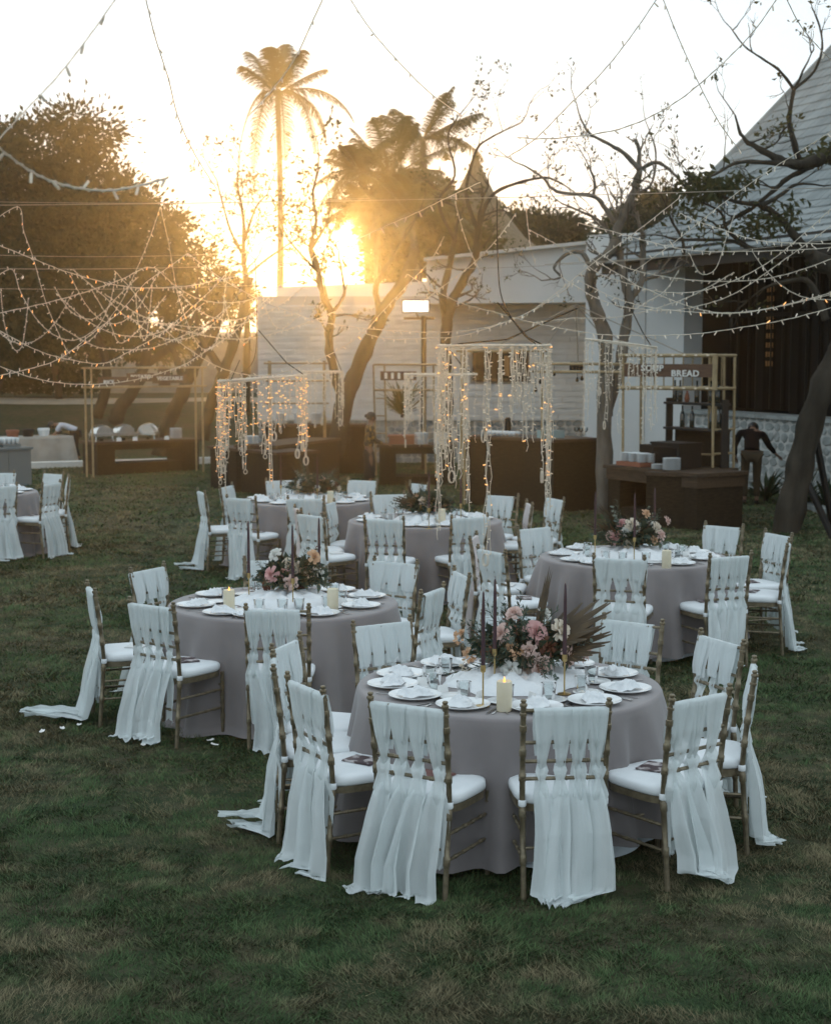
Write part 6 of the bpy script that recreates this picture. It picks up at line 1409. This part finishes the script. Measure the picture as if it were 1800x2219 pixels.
def ring_lamp(label, px0, px1, py, Y, lit, lens, hang, seed, tilt=0.0, double=False, nst=26, bl=.026, th=.0028):
    rg = random.Random(seed); c = at((px0 + px1) / 2, py, Y); rad = (px1 - px0) / 2 * Y / FOC
    T = empty('ring_lamp', c, 0, label, 'ring lamp', 'hanging ring lamps')
    def hoop(a, z=0.0): return Vector((rad * math.cos(a), rad * math.sin(a), tilt * rad * math.cos(a) + z))
    mb = MB(); mb.tube([hoop(2 * math.pi * i / 40) for i in range(41)], .009, 6, caps=False); hp_ = mb.obj('hoop', M['wire'], T, True)
    mb = MB(); mb.tube([hoop(2 * math.pi * i / 220, .012 * math.sin(i * 1.1)) * 1.0 + Vector((.012 * math.cos(i * 1.1), .012 * math.sin(i * 1.3), 0)) for i in range(221)], th, 4, caps=False); mb.obj('wound_wire', M['wire'], hp_)
    mb = MB()
    for k in range(3):
        a0, a1 = rg.uniform(0, 6), rg.uniform(2, 4); mb.tube([hoop(a0 + a1 * i / 14, -.035 * math.sin(math.pi * i / 14) + .01 * k) * (1 - .12 * math.sin(math.pi * i / 14)) for i in range(15)], th, 4, caps=False)
    mb.obj('slack_wire', M['wire'], hp_)
    for i in range(nst):
        a = 2 * math.pi * (i + rg.uniform(-.35, .35)) / nst
        if lens and i < len(lens): a, L = R(lens[i][0]), lens[i][1]
        else: L = rg.uniform(.25, .75)
        o = inst('strand', strand_me(L, seed * 100 + i, lit, th * 1.1, .08, rg.choice(('tail', 'loop', 'tail', 'coil')), bl), T, hoop(a)); o.rotation_euler = (0, 0, rg.uniform(0, 6))
    for k, (hx, hy, hY) in enumerate(hang):
        top = at(hx, hy, hY) - c; bot = hoop(R(20 + 170 * k))
        mb = MB(); mid = bot.lerp(top, .45) + Vector((.03, 0, -.08)); mb.tube([bot, bot.lerp(mid, .5), mid, mid.lerp(top, .5), top], .006, 5); mb.obj('hanging_cord', M['bark'], T)
    return T
ring_lamp('ring lamp of strands with warm lit bulbs, hanging left of the middle', 474, 662, 819, 15.5, .55, [(180, .98), (200, .82), (225, .62), (250, .86), (215, 1.05), (190, .5), (270, .42), (285, 1.02), (300, .5), (330, .72), (345, .66), (0, .66), (15, .58), (350, .8), (170, .8), (160, .6), (185, .9), (30, .5), (240, .55)], [(560, 715, 15.5), (520, 780, 15.8)], 1, tilt=.07, nst=34, th=.0034)
ring_lamp('dim ring lamp behind the lit one, before the leaning trunk', 655, 742, 805, 20.5, .0, [(0, .5), (10, .65), (350, .4), (300, .5), (250, .45), (180, .5), (330, .62), (20, .4)], [(700, 700, 20.5)], 2, nst=24)
ring_lamp('small pale ring lamp half behind the largest one', 877, 1032, 811, 17.5, .03, [(180, .62), (195, .5), (210, .45), (240, .7), (260, .78), (170, .5), (285, .7), (310, .6)], [(960, 740, 17.5)], 3, nst=20)
ring_lamp('largest ring lamp with long pale strands, hanging right of the middle', 950, 1190, 749, 11.5, .10, [(180, 1.0), (186, 1.35), (195, .55), (200, .75), (210, .82), (205, .6), (215, .9), (192, .7), (235, .88), (238, 1.12), (262, 1.48), (258, .6), (275, .55), (285, .5), (300, .68), (312, .62), (330, .9), (350, 1.1), (356, .95), (2, 1.2), (345, .7), (10, 1.0), (222, .95), (200, .95), (290, .4), (320, .35)], [(1077, 655, 11.5), (1250, 668, 11.8)], 4, nst=34, bl=.022, th=.0026)
ring_lamp('pale ring lamp hanging beside the twin-trunked tree before the BREAD sign', 1268, 1420, 744, 17.0, .0, [(180, .95), (195, .7), (230, .5), (250, .4), (262, .92), (240, .85), (285, .3), (300, 1.0), (320, .85), (350, .62), (0, .4), (310, .65), (210, .5), (200, .8)], [(1352, 640, 17.0)], 5, tilt=-.12, nst=22)

# ---------------------------------------------------------------- strings of fairy lights
def spline(P, per=6):
    P = [Vector(p) for p in P]; out = []
    for i in range(len(P) - 1):
        p0, p1, p2, p3 = P[max(i - 1, 0)], P[i], P[i + 1], P[min(i + 2, len(P) - 1)]
        for j in range(per): t = j / per; out.append(.5 * ((2 * p1) + (p2 - p0) * t + (2 * p0 - 5 * p1 + 4 * p2 - p3) * t * t + (3 * p1 - p0 - 3 * p2 + p3) * t ** 3))
    out.append(P[-1]); return out
def light_string(label, pts, Y0, Y1, lit=0.05, seed=1, r=None, space=.085, bl=.034, name='light_string', grp='fairy light strings'):
    rg = random.Random(seed); n = len(pts); P = spline([at(p[0], p[1], Y0 + (Y1 - Y0) * i / (n - 1)) for i, p in enumerate(pts)], 8); O = P[0]
    T = empty(name, O, 0, label, 'string lights', grp); Ym = (Y0 + Y1) / 2; r = r or max(.0022, .00020 * Ym)
    mb = MB(); mb.tube([p - O for p in P], r, 4, caps=False); mb.obj('wire', M['wire'], T)
    mb = MB(); mb.tube([p - O + Vector((0, 0, r * 1.6 * math.sin(i * 1.7))) for i, p in enumerate(P)], r * .7, 4, caps=False); mb.obj('twisted_wire', M['wire'], T)
    b = MB(); d = 0.0
    for i in range(len(P) - 1):
        seg = (P[i + 1] - P[i]).length; dr = (P[i + 1] - P[i]).normalized() if seg > 1e-6 else Vector((1, 0, 0))
        while d < seg:
            f = d / seg; p = P[i].lerp(P[i + 1], f) - O; b.cur = 1 if rg.random() < lit * .6 else 0
            bulb(b, p, Vector((rg.gauss(0, .35), rg.gauss(0, .5), -.9 if rg.random() < .8 else .7)) + dr * rg.uniform(-.6, .6), bl, max(.0042, .00026 * Ym)); d += space * rg.uniform(.8, 1.25)
        d -= seg
    o = b.obj('bulbs', [M['bulb_faint'], M['bulb_on']], T); o['kind'] = 'stuff'
    return T
LS = light_string
LS('light string falling from the left peak of the upper cable', [(-40, 500), (38, 448), (52, 501), (73, 561), (101, 658), (137, 743), (149, 763)], 16, 16, .35, 1)
LS('long light string sagging from the left edge toward the palm trunk', [(-20, 524), (73, 561), (161, 594), (282, 622), (403, 620), (476, 606), (585, 585), (640, 566)], 14, 18, .3, 2)
LS('light string down the left side of the tall second peak', [(348, 448), (323, 521), (290, 598), (258, 662), (202, 731), (149, 763)], 17, 16, .3, 3)
LS('light string down the right side of the tall second peak and up again', [(348, 448), (367, 533), (383, 626), (403, 690), (427, 743), (448, 757), (472, 735), (484, 674), (492, 610), (524, 549)], 17, 19, .12, 4)
LS('light string looping from a low peak at the left edge to the small peak', [(-30, 620), (24, 583), (44, 630), (73, 682), (113, 723), (161, 737), (210, 710), (238, 658), (252, 590)], 18, 18, .05, 5)
LS('light string from the small peak sweeping down past the lit ring lamp', [(252, 590), (298, 642), (363, 719), (431, 771), (484, 799), (544, 813), (605, 809), (700, 775), (780, 727), (826, 678), (890, 610), (935, 561), (962, 512)], 15, 14, .08, 6)
LS('light string from the middle peak falling to the lower left edge', [(407, 549), (363, 581), (315, 614), (262, 674), (210, 715), (133, 775), (65, 799), (-20, 818)], 15, 13, .45, 7)
LS('light string from the middle peak sagging rightward under the sun', [(407, 549), (484, 606), (565, 650), (640, 680), (697, 698), (794, 712), (923, 720), (1031, 714), (1116, 690), (1185, 655), (1245, 612)], 15, 13, .10, 8)
LS('light string sagging from the left edge up toward the thin bare tree', [(-20, 705), (81, 759), (161, 781), (226, 787), (282, 761), (351, 722), (403, 678), (468, 618), (524, 553)], 14, 17, .25, 9)
LS('lowest light string at the left, over the vegetable counter', [(-20, 786), (81, 821), (181, 833), (282, 825), (383, 797), (431, 771), (504, 722), (565, 662), (629, 600), (700, 540)], 14, 19, .04, 10)
LS('light string rising from the left edge then dipping past the second peak', [(-20, 682), (77, 662), (169, 638), (262, 606), (327, 579), (379, 618), (427, 646), (484, 656), (552, 646), (640, 600)], 18, 20, .05, 11)
LS('far light string swagged before the big dark tree', [(157, 583), (226, 642), (282, 690), (363, 702), (444, 710), (524, 702), (600, 665), (660, 620)], 22, 22, .02, 12)
LS('far light string hanging in a shallow curve over the leaning trunks', [(120, 700), (198, 747), (250, 757), (323, 755), (379, 735), (444, 705), (500, 660)], 22, 22, .02, 13)
LS('far light string in a narrow loop at the left', [(121, 626), (153, 674), (194, 692), (222, 678), (258, 640), (300, 600)], 22, 22, .02, 14)
LS('far light string in a deep narrow loop near the left edge', [(2, 625), (10, 700), (30, 755), (48, 750), (58, 690), (62, 645)], 21, 21, .1, 15)
LS('far light string in a pointed loop before the big dark tree', [(295, 640), (300, 700), (314, 738), (322, 700), (330, 620)], 22, 22, .05, 16)
LS('far light string strung low behind the second peak', [(198, 626), (235, 690), (258, 742), (290, 725), (320, 690), (360, 640)], 22, 22, .02, 17)
LS('far light string looping before the sunlit wall', [(560, 610), (580, 680), (605, 712), (640, 690), (665, 640)], 22, 22, .1, 18)
LS('far light string hanging in a loop beside the thin bare tree', [(484, 640), (500, 700), (530, 744), (556, 700), (566, 640)], 22, 22, .1, 19)
LS('far light string strung level above the leaning trunks', [(230, 640), (320, 690), (420, 722), (520, 735), (620, 715), (740, 670)], 23, 23, .02, 20)
rgl = random.Random(99)
for k in range(5):                                 # the tangle of swags before the big dark tree
    x0 = rgl.uniform(-30, 420); w = rgl.uniform(150, 330); y0 = rgl.uniform(575, 690); y1 = rgl.uniform(575, 680); sag = rgl.uniform(50, 120)
    LS('%s faint swag of lights in the left tangle' % ORD[k], [(x0 + w * t, y0 + (y1 - y0) * t + sag * 4 * t * (1 - t)) for t in (0, .2, .4, .6, .8, 1)], rgl.uniform(17, 23), rgl.uniform(17, 23), .12, 200 + k, grp='faint swags in the left tangle')
LS('light string crossing from the parapet to the sun', [(1116, 465), (1075, 520), (1027, 569), (979, 606), (920, 650)], 15, 15, .02, 21)
LS('light string descending from the thatched roof to the forked trunk', [(987, 444), (1003, 501), (1019, 545), (1040, 590)], 15, 15, .02, 22)
LS('pale near light string slanting over the palm clump', [(777, 517), (840, 488), (900, 462), (965, 430), (1040, 395)], 9.0, 8.5, .0, 23, space=.085)
LS('light string falling from the right peak across the parapet', [(1140, 460), (1144, 497), (1150, 540), (1160, 575)], 15, 15, .02, 24)
LS('light string stretching from the parapet to the bread sign', [(1144, 497), (1197, 525), (1245, 553), (1300, 594), (1394, 625), (1477, 659), (1563, 678), (1667, 668), (1800, 638), (1860, 620)], 15, 15, .04, 25)
LS('light string sagging across the middle to the right edge', [(882, 594), (943, 630), (1003, 658), (1076, 678), (1132, 694), (1217, 712), (1304, 725), (1407, 727), (1511, 723), (1615, 708), (1718, 689), (1830, 658)], 12, 11, .02, 26)
LS('light string rising from the floodlight to the twin-trunked tree', [(781, 719), (842, 735), (923, 733), (1003, 727), (1116, 690), (1185, 650), (1281, 573), (1380, 500), (1470, 430)], 13, 13, .05, 27)
LS('light string swagged before the dark hall, uppermost', [(1252, 483), (1321, 500), (1407, 524), (1494, 542), (1580, 545), (1718, 542), (1830, 534)], 14, 13, .0, 28)
LS('light string hanging from the bough toward the right edge', [(1473, 462), (1511, 480), (1563, 497), (1632, 519), (1701, 526), (1830, 529)], 14, 13, .0, 29)
LS('light string in a wide swag below the eave', [(1286, 540), (1331, 569), (1380, 587), (1442, 600), (1528, 609), (1632, 607), (1718, 590), (1830, 550)], 17, 16, .0, 30)
LS('light string climbing across the roof from the twin-trunked tree', [(1279, 560), (1345, 597), (1394, 625), (1463, 635), (1528, 628), (1598, 604), (1667, 566), (1732, 514), (1830, 425)], 14, 13, .02, 31)
LS('second light string climbing across the roof from the pavilion', [(1215, 600), (1290, 645), (1356, 666), (1449, 673), (1528, 659), (1598, 632), (1684, 573), (1830, 468)], 15, 14, .0, 32)
LS('light string in the longest swag across the dark hall', [(1252, 607), (1330, 645), (1407, 666), (1511, 677), (1615, 677), (1718, 656), (1830, 626)], 14, 13, .06, 33)
LS('light string hanging in a loop below the roof eave', [(1494, 552), (1511, 587), (1528, 595), (1549, 583), (1563, 549), (1573, 514), (1591, 462)], 14, 14, .0, 34)
LS('light string falling from the bough, red-lit toward the right edge', [(1629, 545), (1656, 583), (1701, 625), (1753, 647), (1830, 649)], 15, 15, .45, 35)
LS('light string slanting up over the shingles from the parapet', [(1370, 590), (1460, 525), (1560, 445), (1650, 380), (1760, 310), (1840, 260)], 12, 11, .0, 36)
LS('far light string crossing the white wall', [(1160, 700), (1240, 690), (1330, 688), (1420, 668), (1500, 640), (1590, 590)], 19, 19, .0, 37)
LS('far light string drooping from the right gable end', [(1400, 655), (1440, 630), (1470, 585)], 19, 19, .0, 38)
# near and high strings against the sky
LS('near blurred light string curving over the upper left corner', [(-30, 300), (0, 322), (50, 360), (100, 388), (160, 406), (225, 413), (290, 405), (365, 385)], 3.9, 4.4, .0, 40, r=.0028, space=.085, bl=.03)
LS('near light string descending from the top edge to the upper left', [(270, -30), (200, 70), (130, 160), (60, 235), (0, 300), (-30, 340)], 4.4, 4.0, .05, 41, r=.0014, space=.10, bl=.028)
LS('thin light string falling from the top edge left of the palm', [(310, -30), (335, 75), (365, 170), (385, 250), (420, 330), (470, 410)], 7.5, 8.5, .04, 42, r=.0024, space=.11, bl=.03)
LS('thin light string crossing the top of the tall palm', [(708, -20), (680, 40), (640, 125), (590, 195), (540, 250)], 7, 7, .0, 43, r=.0024, space=.12, bl=.02)
LS('faint light string falling from the top edge right of the palm', [(748, -20), (800, 60), (860, 130), (930, 200), (1000, 250)], 8, 8, .0, 44, r=.002, space=.13, bl=.02)
LS('light string slanting down leftward from the top edge right of the middle', [(1440, -30), (1380, 60), (1310, 150), (1230, 230), (1160, 300), (1100, 340)], 7.5, 8, .0, 45, r=.0024, space=.11, bl=.028)
LS('light string slanting down rightward to the shingled roof', [(1425, -30), (1460, 60), (1490, 130), (1520, 195), (1560, 270), (1605, 330)], 7.5, 8, .05, 46, r=.0024, space=.09, bl=.026)
LS('light string descending from the upper right toward the middle sky', [(1700, -30), (1630, 70), (1540, 160), (1450, 230), (1340, 280), (1200, 300), (1120, 298)], 7.5, 8, .0, 47, r=.0024, space=.10, bl=.028)
LS('light string at the top right corner over the roof ridge', [(1690, -30), (1730, 50), (1770, 100), (1830, 160)], 7.5, 8, .0, 48, r=.0024, space=.11, bl=.028)
# level support cables
for k, (a, b, Y0, Y1, r, lab) in enumerate((((-40, 445), (1850, 405), 15, 14, .0035, 'upper support cable spanning the whole width'), ((-40, 437), (800, 430), 16, 16, .0025, 'thin upper support cable over the big dark tree'), ((-40, 552), (560, 547), 16, 16, .003, 'thin support cable below the second peak'),
                                        ((-40, 582), (640, 570), 18, 18, .004, 'support cable at the small peak'), ((-40, 625), (560, 618), 21, 21, .004, 'far support cable over the left lawn'), ((880, 585), (1420, 560), 22, 22, .004, 'far support cable before the parapet'), ((1180, 573), (1840, 515), 15, 14, .003, 'support cable before the hall eave'))):
    p, q = at(a[0], a[1], Y0), at(b[0], b[1], Y1); mb = MB(); mb.tube([p.lerp(q, i / 8) - Vector((0, 0, .03 * math.sin(math.pi * i / 8))) for i in range(9)], r, 5); tag(mb.obj('support_cable', M['wire_dark']), lab, 'cable', 'support cables')
# guy ropes meeting at a mast top in front of the pavilion
apex = at(1247, 660, 23.8)
for k, (px, py, lab) in enumerate(((1168, 770, 'guy rope falling steeply from the mast top'), (1085, 745, 'guy rope running left from the mast top over the large ring'), (1505, 778, 'guy rope running right to the bread frame'), (1330, 760, 'short guy rope behind the twin-trunked tree'), (1252, 790, 'plumb rope hanging from the mast top'), (1415, 800, 'guy rope slanting behind the right ring lamp'))):
    q = at(px, py, 23.9 + .1 * k); mb = MB(); mb.tube([apex, apex.lerp(q, .5), q], .008, 5); tag(mb.obj('guy_rope', M['wire_dark']), lab, 'rope', 'guy ropes')
for k, (pts, lab) in enumerate((([(1076, 425), (1078, 560), (1088, 650), (1130, 720), (1160, 745)], 'dark drooping cable above the largest ring lamp'), ([(1360, 440), (1357, 560), (1352, 700)], 'dark power cable hanging down the twin-trunked tree'), ([(553, 560), (555, 760), (520, 812)], 'dark cable hanging above the lit ring lamp'))):
    P = spline([at(a, b, (11.5, 23.6, 15.5)[k]) for a, b in pts]); mb = MB(); mb.tube(P, (.005, .009, .005)[k], 5); tag(mb.obj('power_cable', M['bark']), lab, 'cable')
# ---------------------------------------------------------------- haze added to stand in for lens glow round the sun
hz = MB(); hz.box((0, 55, 5.25), (260, 150, 13.5))
hm = bpy.data.materials.new('glow_haze'); hm.use_nodes = True; hn = hm.node_tree; hn.nodes.clear()
ho = hn.nodes.new('ShaderNodeOutputMaterial'); pv = hn.nodes.new('ShaderNodeVolumePrincipled')
pv.inputs['Density'].default_value = 0.0012; pv.inputs['Anisotropy'].default_value = 0.895; pv.inputs['Color'].default_value = (1.0, .88, .68, 1)  # warm tint put into the added haze to turn its glow amber
hn.links.new(pv.outputs[0], ho.inputs['Volume'])
tag(hz.obj('haze', hm), 'thin added haze, tinted gold for the sun glow', 'haze', kind='stuff')
